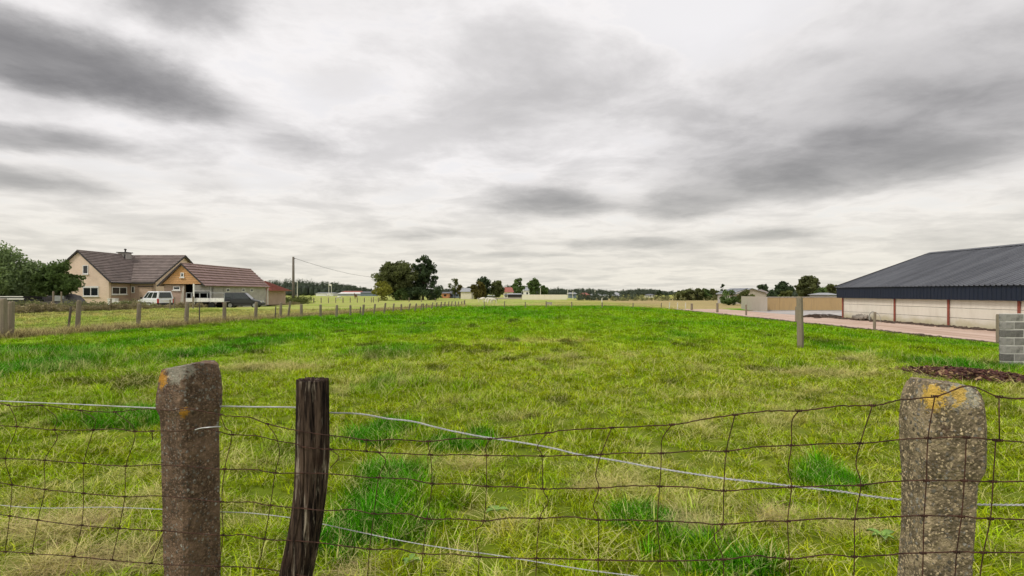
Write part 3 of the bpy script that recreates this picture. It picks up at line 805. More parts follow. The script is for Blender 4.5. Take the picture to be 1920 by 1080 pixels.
WIRES = {
 'A': [(-60, 752), (0, 756), (25, 762), (77, 760), (151, 769.6), (216, 772.5), (261, 767), (293, 768), (323, 769.5), (351, 766), (404, 776), (433, 780.5), (470, 783), (502, 795), (556, 807), (595, 813.5), (650, 820), (692, 826), (742, 824), (807, 827.5), (855, 822), (917, 823), (970, 818), (1030, 811), (1062, 806), (1147, 802), (1262, 796), (1313, 787), (1377, 778), (1437, 771), (1503, 770), (1573, 761), (1640, 760), (1688, 750), (1755, 743), (1803, 725.5), (1829, 726), (1873, 744), (1920, 746.7), (2000, 742)],
 'B': [(-60, 795), (0, 798), (33, 800), (102, 806), (175, 806), (216, 804), (253, 809), (293, 808), (339, 808), (372, 803), (410, 809), (433, 815), (480, 817), (520, 826.5), (552, 831.5), (570, 838), (606, 842), (659, 844), (707, 848), (804, 853), (861, 852), (911, 854), (1015, 855), (1128, 852), (1183, 849), (1240, 850), (1307, 845), (1363, 846), (1420, 838), (1485, 835), (1553, 832), (1613, 831), (1692, 824), (1736, 821.5), (1810, 820), (1877, 826), (1920, 829), (2000, 826)],
 'C': [(-60, 855), (0, 859), (82, 863), (157, 869), (236, 874), (300, 871.5), (412, 879.5), (470, 880), (516, 887), (552, 887), (617, 888.5), (689, 895), (763, 898), (809, 907), (861, 907), (911, 912), (967, 913), (1018, 916.5), (1068, 915.5), (1123, 915), (1183, 911), (1238, 912), (1287, 913), (1357, 920), (1413, 917), (1485, 913), (1563, 911), (1615, 910), (1684, 901.5), (1807, 901.5), (1862, 903), (1920, 903), (2000, 905)],
 'D': [(-60, 898), (0, 905), (22, 909), (86, 918), (157, 925), (236, 931.5), (302, 930), (415, 941), (470, 941), (509, 948), (613, 957), (659, 955), (701, 963.5), (760, 963), (801, 973), (861, 973), (908, 977), (956, 971), (1015, 972), (1071, 969), (1122, 975), (1183, 975), (1233, 977), (1293, 979), (1355, 983), (1433, 977), (1478, 977), (1547, 972), (1605, 973), (1688, 968), (1777, 967), (1858, 972.6), (1920, 974), (2000, 976)],
 'E': [(-60, 960), (0, 965), (120, 982), (224, 991), (302, 995), (415, 1004), (453, 1002), (496, 1011), (534, 1013), (600, 1018), (695, 1030), (742, 1029), (793, 1038.5), (846, 1039), (899, 1044), (956, 1046), (1006, 1047), (1123, 1050), (1238, 1052), (1357, 1049), (1413, 1042), (1480, 1048), (1553, 1040), (1607, 1044), (1688, 1038.5), (1788, 1035), (1847, 1036), (1920, 1036), (2000, 1038)],
 'F': [(-60, 1030), (120, 1042), (300, 1058), (480, 1065), (600, 1085), (800, 1108), (1000, 1118), (1240, 1122), (1500, 1118), (1690, 1108), (1920, 1104), (2000, 1104)]}
STAYS = [[(16, 757), (31, 800), (10, 859), (22, 909), (18, 968), (10, 1032)], [(77, 760), (106, 783), (102, 806), (107, 823), (84, 863), (84, 917), (71, 975), (60, 1038)],
 [(151, 770), (177, 785), (175, 806), (157, 869), (157, 925), (153, 985), (139, 1043)], [(216, 772.5), (253, 809), (236, 874), (234, 931), (223, 991), (210, 1050)],
 [(285, 809), (286, 825)], [(306, 1000), (283, 1056)], [(413, 779), (423, 803), (435, 815), (421.5, 879), (416, 941), (418, 1004), (410, 1062)],
 [(501, 795), (518, 820), (524, 852), (516, 887), (507, 948), (496, 1011), (484, 1066)], [(619, 843), (635, 857), (619, 878)], [(687, 826), (686, 848)],
 [(709, 848), (723, 864), (710, 896), (701, 963.5), (693, 1030), (688, 1095)], [(804, 827.5), (803, 840), (807, 853), (810, 907), (801, 973), (793, 1038), (787, 1106)],
 [(918.5, 823), (910, 843), (912, 854), (912, 912), (907, 977), (892, 997), (898, 1044), (895, 1112)], [(1027, 811), (1008, 837), (1016, 855), (1018, 916), (1028, 941), (1012, 972), (1006, 1047), (1004, 1118)],
 [(1147, 802), (1127, 852), (1117, 890), (1123, 915), (1113, 950), (1122, 975), (1122, 1050), (1120, 1120)], [(1260, 796), (1242, 822), (1240, 850), (1239, 880), (1237, 912), (1233, 977), (1238, 1052), (1236, 1122)],
 [(1378, 778), (1362, 846), (1357, 919), (1355, 983), (1339, 1007), (1356, 1049), (1355, 1120)], [(1498, 770), (1485, 790), (1484, 835), (1478, 877), (1484, 913), (1477, 977), (1480, 1048), (1482, 1118)],
 [(1636, 760), (1613, 831), (1605, 870), (1614, 910), (1603, 973), (1602, 1043), (1600, 1112)], [(1753, 743), (1740, 821.5), (1737, 901), (1732.6, 969), (1731, 1037), (1729, 1108)],
 [(1812, 820), (1808, 901), (1803, 967), (1794, 1034), (1789, 1106)], [(1873, 744), (1874, 826)], [(1867, 827), (1862, 903), (1857, 972.6), (1844, 1036), (1834, 1105)], [(1958, 745), (1965, 827), (1950, 904), (1955, 974), (1948, 1036), (1944, 1104)]]
net = empty('wire_netting', tuple(fp(960, 548)[:2]) + (0,), 'rusty sheep netting strung between the near posts', 'netting')
def netp(key):
    def f(px, py):
        b = 0
        if key in 'AB' and 285 < px < 425: b = -.045 * math.sin((px - 285) / 140 * math.pi) ** .5
        if key == 'C_': b = 0
        return fp(px, py, b)
    return f
rw = random.Random(8)
for k_, P in WIRES.items():
    f = netp(k_); Q = catmull([f(a, b_) for a, b_ in P], 7)
    Q = [q + Vector((0, 0, rw.gauss(0, .0005))) for q in Q]
    m_ = MB(); m_.tube(Q, [.00135 * (1 + .15 * rw.random()) for _ in Q], 6); m_.build('horizontal_wire', M['rust'], net, smooth=True)
kn = MB()
for S in STAYS:
    Q = catmull([fp(a, b_, -.0035) for a, b_ in S], 7)
    m_ = MB(); m_.tube(Q, .00115, 6); m_.build('stay_wire', M['rust'], net, smooth=True)
    for a, b_ in S:
        for P in WIRES.values():
            yy = np.interp(a, [q[0] for q in P], [q[1] for q in P])
            if abs(yy - b_) < 5:
                c = fp(a, yy, -.002); H = []
                for i in range(15):
                    t_ = i / 14; H.append(c + Vector(((t_ - .5) * .013, math.sin(t_ * 19) * .0026, math.cos(t_ * 19) * .0026)))
                kn.tube(H, .0013, 5)
tag(kn.build('wire_knots', M['rust'], net, smooth=True), 'small twisted knots where the wires cross', kind='stuff')
def twisted(name, label, P, push, r=.0016, pitch=.022, barb=False):
    root = empty(name, tuple(fp(960, 548)[:2]) + (0,), label, 'wire')
    Q = catmull([fp(a, b_, push + (c[0] if c else 0)) for a, b_, *c in P], 40)
    L = 0; A, B = [], []
    for i, q in enumerate(Q):
        if i: L += (q - Q[i - 1]).length
        t_ = L / pitch * 2 * math.pi
        o = Vector((0, math.sin(t_), math.cos(t_))) * r * .95
        A.append(q + o); B.append(q - o)
    for S in (A, B):
        m_ = MB(); m_.tube(S, r, 5); m_.build('strand', M['galv'], root, smooth=True)
    return root
twisted('line_wire', 'bright twisted wire running behind the stake and sloping down to the right', [(-60, 749), (0, 752), (140, 758), (293, 765), (350, 764), (417, 762), (480, 763), (553, 764), (588, 769), (622, 774), (659, 775), (689, 778), (727, 785), (772, 790), (813, 800), (852, 809), (911, 820), (985, 831), (1044, 842), (1080, 851), (1163, 865), (1240, 879), (1357, 897), (1413, 903), (1480, 911), (1580, 922), (1630, 930), (1690, 937), (1760, 943), (1831, 946), (1920, 946.7), (2000, 944)], .15, r=.0015)
twisted('line_wire', 'thin pale wire low down, sinking into the grass', [(-60, 940), (60, 952), (200, 951), (303, 955), (420, 960), (470, 962), (553, 972), (607, 983), (680, 999), (770, 1017), (850, 1030), (930, 1041), (1015, 1055), (1110, 1070), (1190, 1080), (1300, 1094), (1690, 1100), (2000, 1090)], .16, r=.0009)
tie = MB(); tie.tube(catmull([fp(366, 806, -.045), fp(376, 803, -.06), fp(395, 801, -.055), fp(413, 800, -.02)], 6), .0018, 6)
tag(tie.build('tie_wire', M['galv']), 'short bright wire tie wrapped round the left concrete post', 'wire')
for a, b_ in ((561, 812), (598, 838)): stp = MB(); stp.tube([fp(a, b_ - 2, -.005), fp(a, b_ + 3, -.005)], .002); stp.build('staple', M['rust'], stake)

# ------------------------------------------------------------------ block wall and bark heap at the right
bw = empty('block_wall', (11.0, 11.4, gz(11, 11.4)), 'low wall of grey concrete blocks with pale joints, right edge', 'wall')
def block_fn(t, tc, b):
    oi = t.new('ShaderNodeObjectInfo'); n = t.noise(tc, 6, 6, .65); n2 = t.noise(tc, 40, 4, .6)
    c = t.mix(oi.outputs['Random'], (.13, .125, .115), (.40, .385, .355))
    c = t.mix(t.ramp(n, .45, .75, 0, .8), c, (.09, .088, .08))
    return t.mix(t.ramp(n2, .5, .75, 0, .4), c, (.48, .46, .42))
M['block'] = mat('grey_block', (1, 1, 1), .95, .2, bump=.7, bscale=60, fn=block_fn)
M['mortar'] = mat('mortar', (.62, .60, .56), .95)
x0 = (1885 - 960) / F * 11.2; zb = gz(x0, 11.2) - .02; ch = .168
core = MB(); core.bx(x0 + .012, x0 + 3.1, 11.207, 11.34, zb - .1, zb + ch * 7 - .012); core.build('mortar_bed', M['mortar'], bw)
bk = MB(); bk.bx(0, .382, 0, .15, 0, ch - .02); full = None; half = None
hb = MB(); hb.bx(0, .185, 0, .15, 0, ch - .02); rn = random.Random(2)
for c_ in range(7):
    xx = x0; first = c_ % 2
    while xx < x0 + 3:
        isf = not first; first = 0
        src = full if isf else half
        if src is None:
            o = (bk if isf else hb).build('block', M['block'], bw, local=True, bevel=.006)
            if isf: full = o
            else: half = o
        else: o = copy_part(src, bw)
        o.location = Vector((xx, 11.2 + rn.uniform(-.004, .004), zb + c_ * ch)) - root_of(bw)
        xx += .394 if isf else .197
hp = at(1822, 706); heap = empty('bark_heap', hp, 'low heap of dark red-brown bark and dead leaves by the block wall', 'heap')
mb = MB(); rn = random.Random(6)
for i in range(12): mb.blob((hp.x + rn.uniform(-.75, .75), hp.y + rn.uniform(-.5, .5), hp.z - .01), (.42, .34, .055), i, .15, sub=2)
mb.build('mound', M['soil'], heap, smooth=True)
mb = MB()
for i in range(1500):
    a = rn.uniform(0, 6.28); r = math.sqrt(rn.random()); x = hp.x + math.cos(a) * r * .95 + rn.gauss(0, .14); y = hp.y + math.sin(a) * r * .62 + rn.gauss(0, .12) - .25 * (x - hp.x)
    z = gz(x, y) + .10 * (1 - r * r) + rn.uniform(-.01, .03); s_ = rn.uniform(.015, .055)
    mb.box((x, y, z), (s_ * 1.8, s_, .006), (rn.uniform(-.7, .7), rn.uniform(-.7, .7), rn.uniform(0, 3.1)), m=rn.choice((0, 0, 0, 1, 1, 2)))
tag(mb.build('bark_chips', [mat('bark_dark', (.055, .022, .018), .9), mat('bark_brown', (.12, .05, .035), .9), mat('dead_leaf', (.30, .20, .10), .9)], heap), 'loose chips', kind='stuff')
del bk, hb

# ------------------------------------------------------------------ fence posts standing in the field
def post_mesh(hgt, wd, seed, lean=0, round_=False, side=0.0):
    rn = random.Random(seed); m_ = MB(); n = 10 if round_ else 8
    prof = [1.05, 1.0, 1.0, .97, .96, .97, .93, .78]; hs = [-.15, 0, .25, .5, .75, .93, .975, 1.0]
    V = []
    ang = rn.uniform(.0, .8)
    for h_, p_ in zip(hs, prof):
        for j in range(n):
            a = 2 * math.pi * j / n + ang
            k = 1 if round_ else (1.12 if j % 2 else .98)
            rr_ = wd / 2 * p_ * k * rn.uniform(.95, 1.05)
            V.append((math.cos(a) * rr_ + math.tan(lean) * h_ * hgt, math.sin(a) * rr_ + math.tan(side) * h_ * hgt, h_ * hgt + (rn.uniform(-.01, .01) if h_ > .9 else 0)))
    Fc = [(i * n + j, i * n + (j + 1) % n, (i + 1) * n + (j + 1) % n, (i + 1) * n + j) for i in range(len(hs) - 1) for j in range(n)] + [tuple(range((len(hs) - 1) * n, len(hs) * n))]
    return m_.add(V, Fc)
def post_at(px, py, top, wpx, parent, mat_, lean=0, name='post', round_=False):
    p = at(px, py); sc_ = F / p.y
    hgt = (py - top) / sc_; wd = max(wpx * .8 / sc_, .04)
    m_ = post_mesh(hgt, wd, int(px * 7 + py), lean, round_)
    o = m_.build(name, mat_, parent, local=True)
    o.location = p - (root_of(parent) if parent else Vector((0, 0, 0)))
    return o, p, hgt
def fence(name, label, posts, nw=3, wires=True):
    r0 = at(posts[0][0], posts[0][1]); root = empty(name, r0, label, 'fence'); L = []
    for q in posts:
        px, py, top, wpx = q[:4]; lean = q[4] if len(q) > 4 else 0; dk = q[5] if len(q) > 5 else 0
        o, p, h_ = post_at(px, py, top, wpx, root, M['oldpost_dark'] if dk else M['oldpost'], lean, 'post', dk == 1)
        if not dk: L.append((p, h_))
    if wires:
        for k_ in range(nw):
            f_ = (.9, .6, .3)[k_]; P = []
            for i, (p, h_) in enumerate(L):
                P.append(p + Vector((0, -.06, h_ * f_)))
                if i < len(L) - 1: q = L[i + 1]; P.append((p + q[0]) / 2 + Vector((0, -.06, (h_ + q[1]) / 2 * f_ - .02)))
            m_ = MB(); m_.tube(P, .0035, 4); m_.build('wire', M['rust'], root)
    return root
lf = [(6, 634, 560, 14, 0), (20, 632, 565, 12, .02), (128, 618, 575, 5, .12, 1), (145, 620, 563, 10, .06), (259, 611, 569, 9, .05), (349, 609, 566, 9, .05), (374, 608, 569, 3, 0, 1), (420, 604, 567, 8.5, .04), (479, 600, 566, 7.5, .05),
      (516, 598, 575, 3, .05, 1), (526, 597, 567, 6, .03), (540, 596, 565, 5, .14), (565, 595, 570, 6.5, 0), (601, 594, 571, 6, 0), (631, 595, 572, 6, .03), (657, 593, 572, 5, 0), (675, 591, 575, 2.5, .05, 1), (680, 592, 571, 5.5, .1),
      (701, 589, 570, 4.5, .12), (720, 588, 568, 4.5, .15), (737, 586, 569, 4, .1), (752, 585, 570, 4, .04), (766, 584, 569, 3.6, .2), (778, 583, 569, 3.6, .2), (789, 582, 569, 3.4, .2), (794, 582, 569, 2, 0, 1), (799, 580, 569, 3, .1),
      (809, 580, 567, 3, .2), (817, 579, 567, 3, .2), (826, 578, 566, 3, .15), (833, 577, 566, 3, .15), (840, 577, 565, 2.6, .15), (846, 576.5, 565, 2.6, .15), (853, 576, 565, 2.6, .1), (859, 575.5, 565, 2.6, .1), (865, 575, 565, 2.6, .1), (871, 575, 563, 4, 0)]
fence('paddock_fence', 'long line of weathered leaning posts between pasture and paddock at left', lf)
fe = [(908, 577, 565, 2.4, 0, 0), (946, 576.5, 565, 2.2), (985, 577, 566, 2.2), (1024, 577, 565, 2.6), (1072, 577.5, 566, 2.4), (1129, 578, 567, 2.6), (1187, 578, 568, 2.2), (1240, 579, 568, 2)]
fence('far_fence', 'thin wire fence closing the far end of the pasture', fe, 2)
ff = [(560 + i * 14.2 * (1 - i * .004), 568.6 - i * .18, 558 - i * .02, 1.9 if i % 3 else 2.4, 0) for i in range(12)] + [(700, 567, 557, 2.2, 0), (767, 566, 558, 2, 0), (790, 566, 559, 1.6), (816, 566, 559, 1.6)]
fence('cattle_fence', 'row of small dark stakes beyond the paddock, before the big trees', ff, 2)
rfz = [(1297, 581.5, 569, 5, 0), (1345, 586, 568, 5, 0), (1399, 591.5, 571, 4, 0), (1493, 603, 575, 5, 0), (1639.5, 618.5, 585, 6, .03), (1873, 643, 589, 10.5, 0)]
fence('track_fence', 'widely spaced concrete posts along the edge of the track', rfz, 2, wires=False)
wp = at(1640, 618); wq = wp + Vector((-.35, -.1, 1.1)); pp = MB()
pp.tube(catmull([wp + Vector((-.05, -.08, 1.0)), wp + Vector((-.22, -.08, 1.02)), wp + Vector((-.34, -.08, .88)), wp + Vector((-.35, -.08, .55))], 5), [.03] * 11 + [.035] * 5 if False else .028, 8)
pp.tube(catmull([wp + Vector((.05, -.05, .95)), wp + Vector((.25, -.05, .8)), wp + Vector((.33, -.05, .4))], 5), .012, 6)
pipe = pp.build('bent_pipe', M['concrete']); tag(pipe, 'curved grey pipe hooked on a post before the barn', 'pipe')
o, p, h_ = post_at(1501, 651, 556, 13.5, None, M['oldpost'], -.02, 'concrete_post')
tag(o, 'tall lone lichened post standing in the grass near the track', 'post')
for i, (a, b_, c) in enumerate(((1255, 580, 567), (1270, 580, 567.5), (1285, 579, 568))):
    o, p, h_ = post_at(a, b_, c, 2.0, None, M['whitepost'], .05, 'white_post')
    tag(o, ('leftmost', 'middle', 'rightmost')[i] + ' of three thin white posts at the far pasture corner', 'post', 'white posts at the far corner')
tr = at(1030, 573); m_ = MB(); m_.box(tr + Vector((0, 0, .25)), (.75, .4, .5), taper=1.15); m_.box(tr + Vector((0, 0, .505)), (.72, .36, .02), m=1)
tag(m_.build('water_trough', [M['concrete'], M['dark']]), 'small dark trough in the rough grass beyond the far fence', 'trough')

# ------------------------------------------------------------------ barn at the right
BX = 28.0; BZ = [45.0, 38.9, 34.1, 29.35, 24.5, 19.6]; bg_ = -.75
barn = empty('cattle_barn', (BX, 32, bg_), 'long low barn with grey ribbed roof, navy fascia and cream panels', 'barn')
EAVE_Z, FAS_B, RX, RZ = 1.86, .975, 35.7, 4.76
for z_ in BZ:
    m_ = MB(); m_.bx(BX - .10, BX + .12, z_ - .02, z_ + .02, bg_ - .1, FAS_B + .1); m_.bx(BX - .115, BX - .095, z_ - .09, z_ + .09, bg_ - .1, FAS_B + .1); m_.bx(BX + .12, BX + .14, z_ - .09, z_ + .09, bg_ - .1, FAS_B + .1)
    m_.build('steel_column', M['redsteel'], barn)
courses = [(bg_ - .1, -.16), (-.16, .46), (.46, 1.1)]
for i in range(len(BZ) - 1):
    for c_, (z0, z1) in enumerate(courses):
        spl = [(BZ[i + 1] + .03, BZ[i] - .03)]
        if i == 0 and c_ == 1: spl = [(BZ[1] + .03, 42.4), (42.42, BZ[0] - .03)]
        for (a, b_) in spl:
            off = random.uniform(-.008, .008); m_ = MB(); m_.bx(BX - .05 + off, BX + .08 + off, a, b_, z0 + .014, z1 - .014); m_.build('wall_panel', M['panel'], barn, bevel=.012)
m_ = MB(); m_.bx(BX - .02, BX + .05, BZ[-1], BZ[0], bg_, 1.1); m_.build('joint_fill', M['concrete'], barn)
# navy sheet fascia with ribs
m_ = MB(); y = 17.8
while y < 45.4:
    m_.bx(BX - .30, BX - .275, y, min(y + .30, 45.45), FAS_B, EAVE_Z - .03); m_.bx(BX - .312, BX - .30, y + .10, min(y + .16, 45.45), FAS_B, EAVE_Z - .035); y += .30
m_.build('fascia', M['navy'], barn)
m_ = MB(); m_.bx(BX - .30, RX * 2 - BX + .3, 45.45, 45.47, FAS_B, EAVE_Z - .03); m_.prism([(BX - .3, 45.46, EAVE_Z - .02), (RX * 2 - BX + .3, 45.46, EAVE_Z - .02), (RX, 45.46, RZ - .05)], (0, .02, 0)); m_.build('gable_sheet', M['navy'], barn)
# ribbed roof
def ribbed(x0, z0, x1, z1, y0, y1, step, rib, lift=.045):
    V = []; y = y0; prof = []
    while y < y1 - 1e-6:
        for dy, h_ in ((0, 0), (step - rib * 2.0, 0), (step - rib * 1.5, lift), (step - rib * .5, lift)): prof.append((min(y + dy, y1), h_))
        y += step
    prof.append((y1, 0)); n = len(prof); rows_ = 5
    for i in range(rows_):
        u = i / (rows_ - 1)
        for (yy, h_) in prof: V.append((x0 + (x1 - x0) * u, yy, z0 + (z1 - z0) * u + h_))
    Fq = [(i * n + j, i * n + j + 1, (i + 1) * n + j + 1, (i + 1) * n + j) for i in range(rows_ - 1) for j in range(n - 1)]
    return V, Fq
for (xa, xb) in ((BX - .42, RX), (RX * 2 - BX + .42, RX)):
    V, Fq = ribbed(xa, EAVE_Z - .02, xb, RZ, 17.5, 45.6, .36, .06, .065); m_ = MB(); m_.add(V, Fq); m_.build('roof', M['slate'], barn)
m_ = MB(); m_.box((RX - .14, 31.55, RZ + .04), (.34, 28.15, .02), (0, -.37, 0)); m_.box((RX + .14, 31.55, RZ + .04), (.34, 28.15, .02), (0, .37, 0)); m_.build('ridge_cap', M['slate'], barn)
m_ = MB(); m_.prism([(BX - .45, 45.58, EAVE_Z + .0), (BX - .45, 45.58, EAVE_Z + .1), (RX, 45.58, RZ + .1), (RX, 45.58, RZ)], (0, .05, 0)); m_.build('verge_trim', M['trim'], barn)
m_ = MB(); m_.bx(BX + .3, RX * 2 - BX - .1, 44.8, 44.9, bg_, FAS_B); m_.build('end_wall', M['panel'], barn)
m_ = MB(); hp = at(1620, 598)
for i in range(26):
    a = random.uniform(0, 6.28); r = random.random() * .55; s_ = random.uniform(.12, .3); m_.blob((27.2 + math.cos(a) * r * .8, 41.6 + math.sin(a) * r * 1.3, bg_ + .1 + .25 * (1 - r)), (s_, s_, s_ * .8), i, .3)
tag(m_.build('rubble_heap', M['stone']), 'small heap of stones against the barn wall', 'rubble')
m_ = MB()
for i in range(26):
    a = random.uniform(0, 6.28); x = 26.6 + random.gauss(0, .9); y = 46.6 + random.gauss(0, .7); s_ = random.uniform(.06, .22); m_.blob((x, y, gz(x, y) + s_ * .3), (s_ * 2.4, s_, s_ * .6), i, .3)
for i in range(7):
    x = 26.4 + random.gauss(0, .8); y = 46.5 + random.gauss(0, .6); m_.tube([(x - .7, y, gz(x, y) + .15), (x, y + .2, gz(x, y) + .28), (x + .8, y + random.uniform(-.4, .4), gz(x, y) + .12)], .04, 6)
tag(m_.build('scrap_heap', M['soil']), 'dark scrap and hoses lying by the barn corner', 'scrap')

# ------------------------------------------------------------------ silage bunker walls beyond the yard
bun = empty('bunker_wall', (32, 62, bg_), 'ochre stained concrete bunker wall behind the pale yard', 'wall')
for i in range(7):
    x0 = 29.1 + i * 2.0; m_ = MB(); m_.bx(x0 + .008, x0 + 1.992, 62.0, 62.2, bg_ - .1, .84 + .0); m_.build('wall_panel', M['tanwall'], bun, bevel=.01)
m_ = MB(); m_.bx(29.08, 43.1, 61.96, 62.24, .843, .93); m_.build('coping', M['greywall'], bun)
m_ = MB(); m_.bx(29.05, 43, 61.8, 61.99, bg_ - .1, -.62); m_.build('kerb', M['concrete'], bun)
bw2 = empty('bunker_side_wall', (29, 65, bg_), 'pale grey end wall of the bunker, left of the ochre wall', 'wall')
A, B = Vector((28.45, 59.8, 0)), Vector((30.3, 70.5, 0)); dv = (B - A) / 4; nv = Vector((-dv.y, dv.x, 0)).normalized() * -.18
for i in range(4):
    a = A + dv * (i + .003); e = dv * .994
    m_ = MB(); m_.prism([a + Vector((0, 0, bg_ - .1)), a + e + Vector((0, 0, bg_ - .1)), a + e + nv + Vector((0, 0, bg_ - .1)), a + nv + Vector((0, 0, bg_ - .1))], (0, 0, .93 - bg_ + .1)); m_.build('wall_panel', M['greywall'], bw2)

# ------------------------------------------------------------------ farmhouse at the left
YG = -.2
hx = lambda px, Y: (px - 960) / F * Y
house = empty('farmhouse', (-44, 63, YG), 'pink brick farmhouse with brown tiled roof and small chimney', 'house')
def gable_wall(m_, x0, x1, xa, y, z0, ze, za, th): m_.prism([(x0, y, z0), (x1, y, z0), (x1, y, ze), (xa, y, za), (x0, y, ze)], (0, th, 0))
def tiled(A, B, C, D, course, mat_, parent, name='roof', th=.12, clip=None):
    """roof slope: A-B eave, D-C ridge, laid as stepped tile courses"""
    A, B, C, D = map(Vector, (A, B, C, D)); L = ((D - A).length + (C - B).length) / 2; n = max(3, int(L / course)); nrm = (B - A).cross(D - A).normalized()
    if nrm.z < 0: nrm = -nrm
    m_ = MB()
    for i in range(n):
        u0, u1 = i / n, min(1, (i + 1.15) / n)
        a, b_ = A.lerp(D, u0), B.lerp(C, u0); c, d_ = B.lerp(C, u1), A.lerp(D, u1)
        m_.add([a + nrm * th, b_ + nrm * th, c + nrm * .012, d_ + nrm * .012, a - nrm * .02, b_ - nrm * .02, c - nrm * .03, d_ - nrm * .03], [(0, 1, 2, 3), (7, 6, 5, 4), (0, 4, 5, 1), (1, 5, 6, 2), (2, 6, 7, 3), (3, 7, 4, 0)])
    return m_.build(name, mat_, parent)
def bar(m_, a, b_, w_, h_):
    a, b_ = Vector(a), Vector(b_); d_ = (b_ - a).normalized(); s_ = d_.cross(Vector((0, 0, 1))).normalized() * w_ / 2; u_ = s_.cross(d_).normalized() * h_ / 2
    P = [a - s_ - u_, a + s_ - u_, a + s_ + u_, a - s_ + u_]; m_.prism(P, b_ - a)
def window(parent, c, w_, h_, axis, out, mull=0, frame='frame', sill=True):
    """c centre on the wall face; axis 'x' wall facing -y, 'y' wall facing +x"""
    c = Vector(c); U = Vector((1, 0, 0)) if axis == 'x' else Vector((0, 1, 0)); N = Vector((0, -1, 0)) if axis == 'x' else Vector((1, 0, 0))
    def slab(m_, u0, u1, z0, z1, d0_, d1_):
        P = [c + U * u0 + N * d0_ + Vector((0, 0, z0)), c + U * u1 + N * d0_ + Vector((0, 0, z0)), c + U * u1 + N * d1_ + Vector((0, 0, z0)), c + U * u0 + N * d1_ + Vector((0, 0, z0))]
        m_.prism(P, (0, 0, z1 - z0))
    g = MB(); slab(g, -w_ / 2 + .03, w_ / 2 - .03, -h_ / 2 + .03, h_ / 2 - .03, .002, .02); win = g.build('window', M['glass'], parent)
    fr = MB(); ft = .08
    slab(fr, -w_ / 2, w_ / 2, h_ / 2 - ft, h_ / 2, .004, .05); slab(fr, -w_ / 2, w_ / 2, -h_ / 2, -h_ / 2 + ft, .004, .05)
    slab(fr, -w_ / 2, -w_ / 2 + ft, -h_ / 2 + ft, h_ / 2 - ft, .004, .048); slab(fr, w_ / 2 - ft, w_ / 2, -h_ / 2 + ft, h_ / 2 - ft, .004, .048)
    for k_ in range(mull):
        x_ = -w_ / 2 + w_ * (k_ + 1) / (mull + 1); slab(fr, x_ - ft / 2, x_ + ft / 2, -h_ / 2 + ft, h_ / 2 - ft, .004, .046)
    fr.build('frame', M[frame], win)
    if sill:
        s_ = MB(); slab(s_, -w_ / 2 - .08, w_ / 2 + .08, -h_ / 2 - .09, -h_ / 2 - .005, .003, .12); s_.build('sill', M['frame'], win)
    return win
def zat(py, Y): return CAM_H - (py - HZ) / F * Y
# main wing: gable to the road, ridge running away
YF = 60.0; xl, xr, xa = hx(147, YF) - 3.55, hx(204, YF), hx(147, YF); ze, za = zat(526, YF), zat(472.5, YF); YB = 76.0
m_ = MB(); gable_wall(m_, xl, xr, xa, YF, YG - .1, ze, za, .3); m_.build('gable_wall', M['brick'], house)
m_ = MB(); m_.bx(xr - .3, xr, YF + .3, 63.4, YG - .1, ze); m_.build('side_wall', M['brick_shade'], house)
m_ = MB(); m_.bx(xl, xl + .3, YF + .3, YB, YG - .1, ze); gable_wall(m_, xl, xr, xa, YB - .3, YG - .1, ze, za, .3); m_.build('rear_wall', M['brick_shade'], house)
sl_ = (za - ze) / (xr - xa); ov = .35
eR = (xr + ov, ze - sl_ * ov + .1)
tiled((eR[0], YF - .15, eR[1]), (eR[0], 63.4 - .3, eR[1]), (xa, 72, za + .12), (xa, YF - .15, za + .12)  , .42, M['tile'], house)
tiled((xl - ov, YF - .15, ze - sl_ * ov + .1), (xl - ov, YB, ze - sl_ * ov + .1), (xa, YB, za + .12), (xa, YF - .15, za + .12)  , .42, M['tile'], house)
m_ = MB(); m_.tube([(xa, YF - .18, za + .16), (xa, YB, za + .16)], .1, 8); m_.build('ridge_tiles', M['tile'], house)
m_ = MB(); bar(m_, (eR[0], YF - .17, eR[1] + .02), (xa, YF - .17, za + .12), .06, .16); bar(m_, (xl - ov, YF - .17, ze - sl_ * ov + .12), (xa, YF - .17, za + .12), .06, .16); m_.build('verge_board', M['trim'], house)
m_ = MB(); m_.tube([(eR[0] + .06, YF - .1, eR[1]), (eR[0] + .06, 63.1, eR[1])], .09, 8); m_.tube([(eR[0] + .06, 63.1, eR[1] - .02), (hx(290, 63), 63.0, eR[1] - .02)], .09, 8); m_.build('gutter', M['trim'], house)
# cross wing: front parallel to the road, end gable to the right
Yw = 63.4; xw1 = hx(289, Yw); zw = zat(527.5, Yw); Yr = 69.0; zr = zat(481.5, Yr); Ywb = 74.6; xw0 = xl + .3
m_ = MB(); m_.bx(xr, xw1, Yw, Yw + .3, YG - .1, zw); m_.build('front_wall', M['brick_shade'], house)
m_ = MB(); m_.prism([(xw1, Yw + .3, YG - .1), (xw1, Ywb, YG - .1), (xw1, Ywb, zw), (xw1, Yr, zr), (xw1, Yw + .3, zw)], (-.3, 0, 0)); m_.build('end_gable_wall', M['brick'], house)
tiled((xr + .1, Yw - .32, zw - .12), (xw1 + .3, Yw - .32, zw - .12), (xw1 + .3, Yr, zr + .1), (xa - .1, Yr, zr + .1)  , .42, M['tile'], house)
tiled((xw1 + .3, Ywb + .3, zw - .12), (xw0, Ywb + .3, zw - .12), (xw0, Yr, zr + .1), (xw1 + .3, Yr, zr + .1)  , .42, M['tile'], house)
m_ = MB(); m_.tube([(xa, Yr, zr + .13), (xw1 + .3, Yr, zr + .13)], .1, 8); m_.build('ridge_tiles', M['tile'], house)
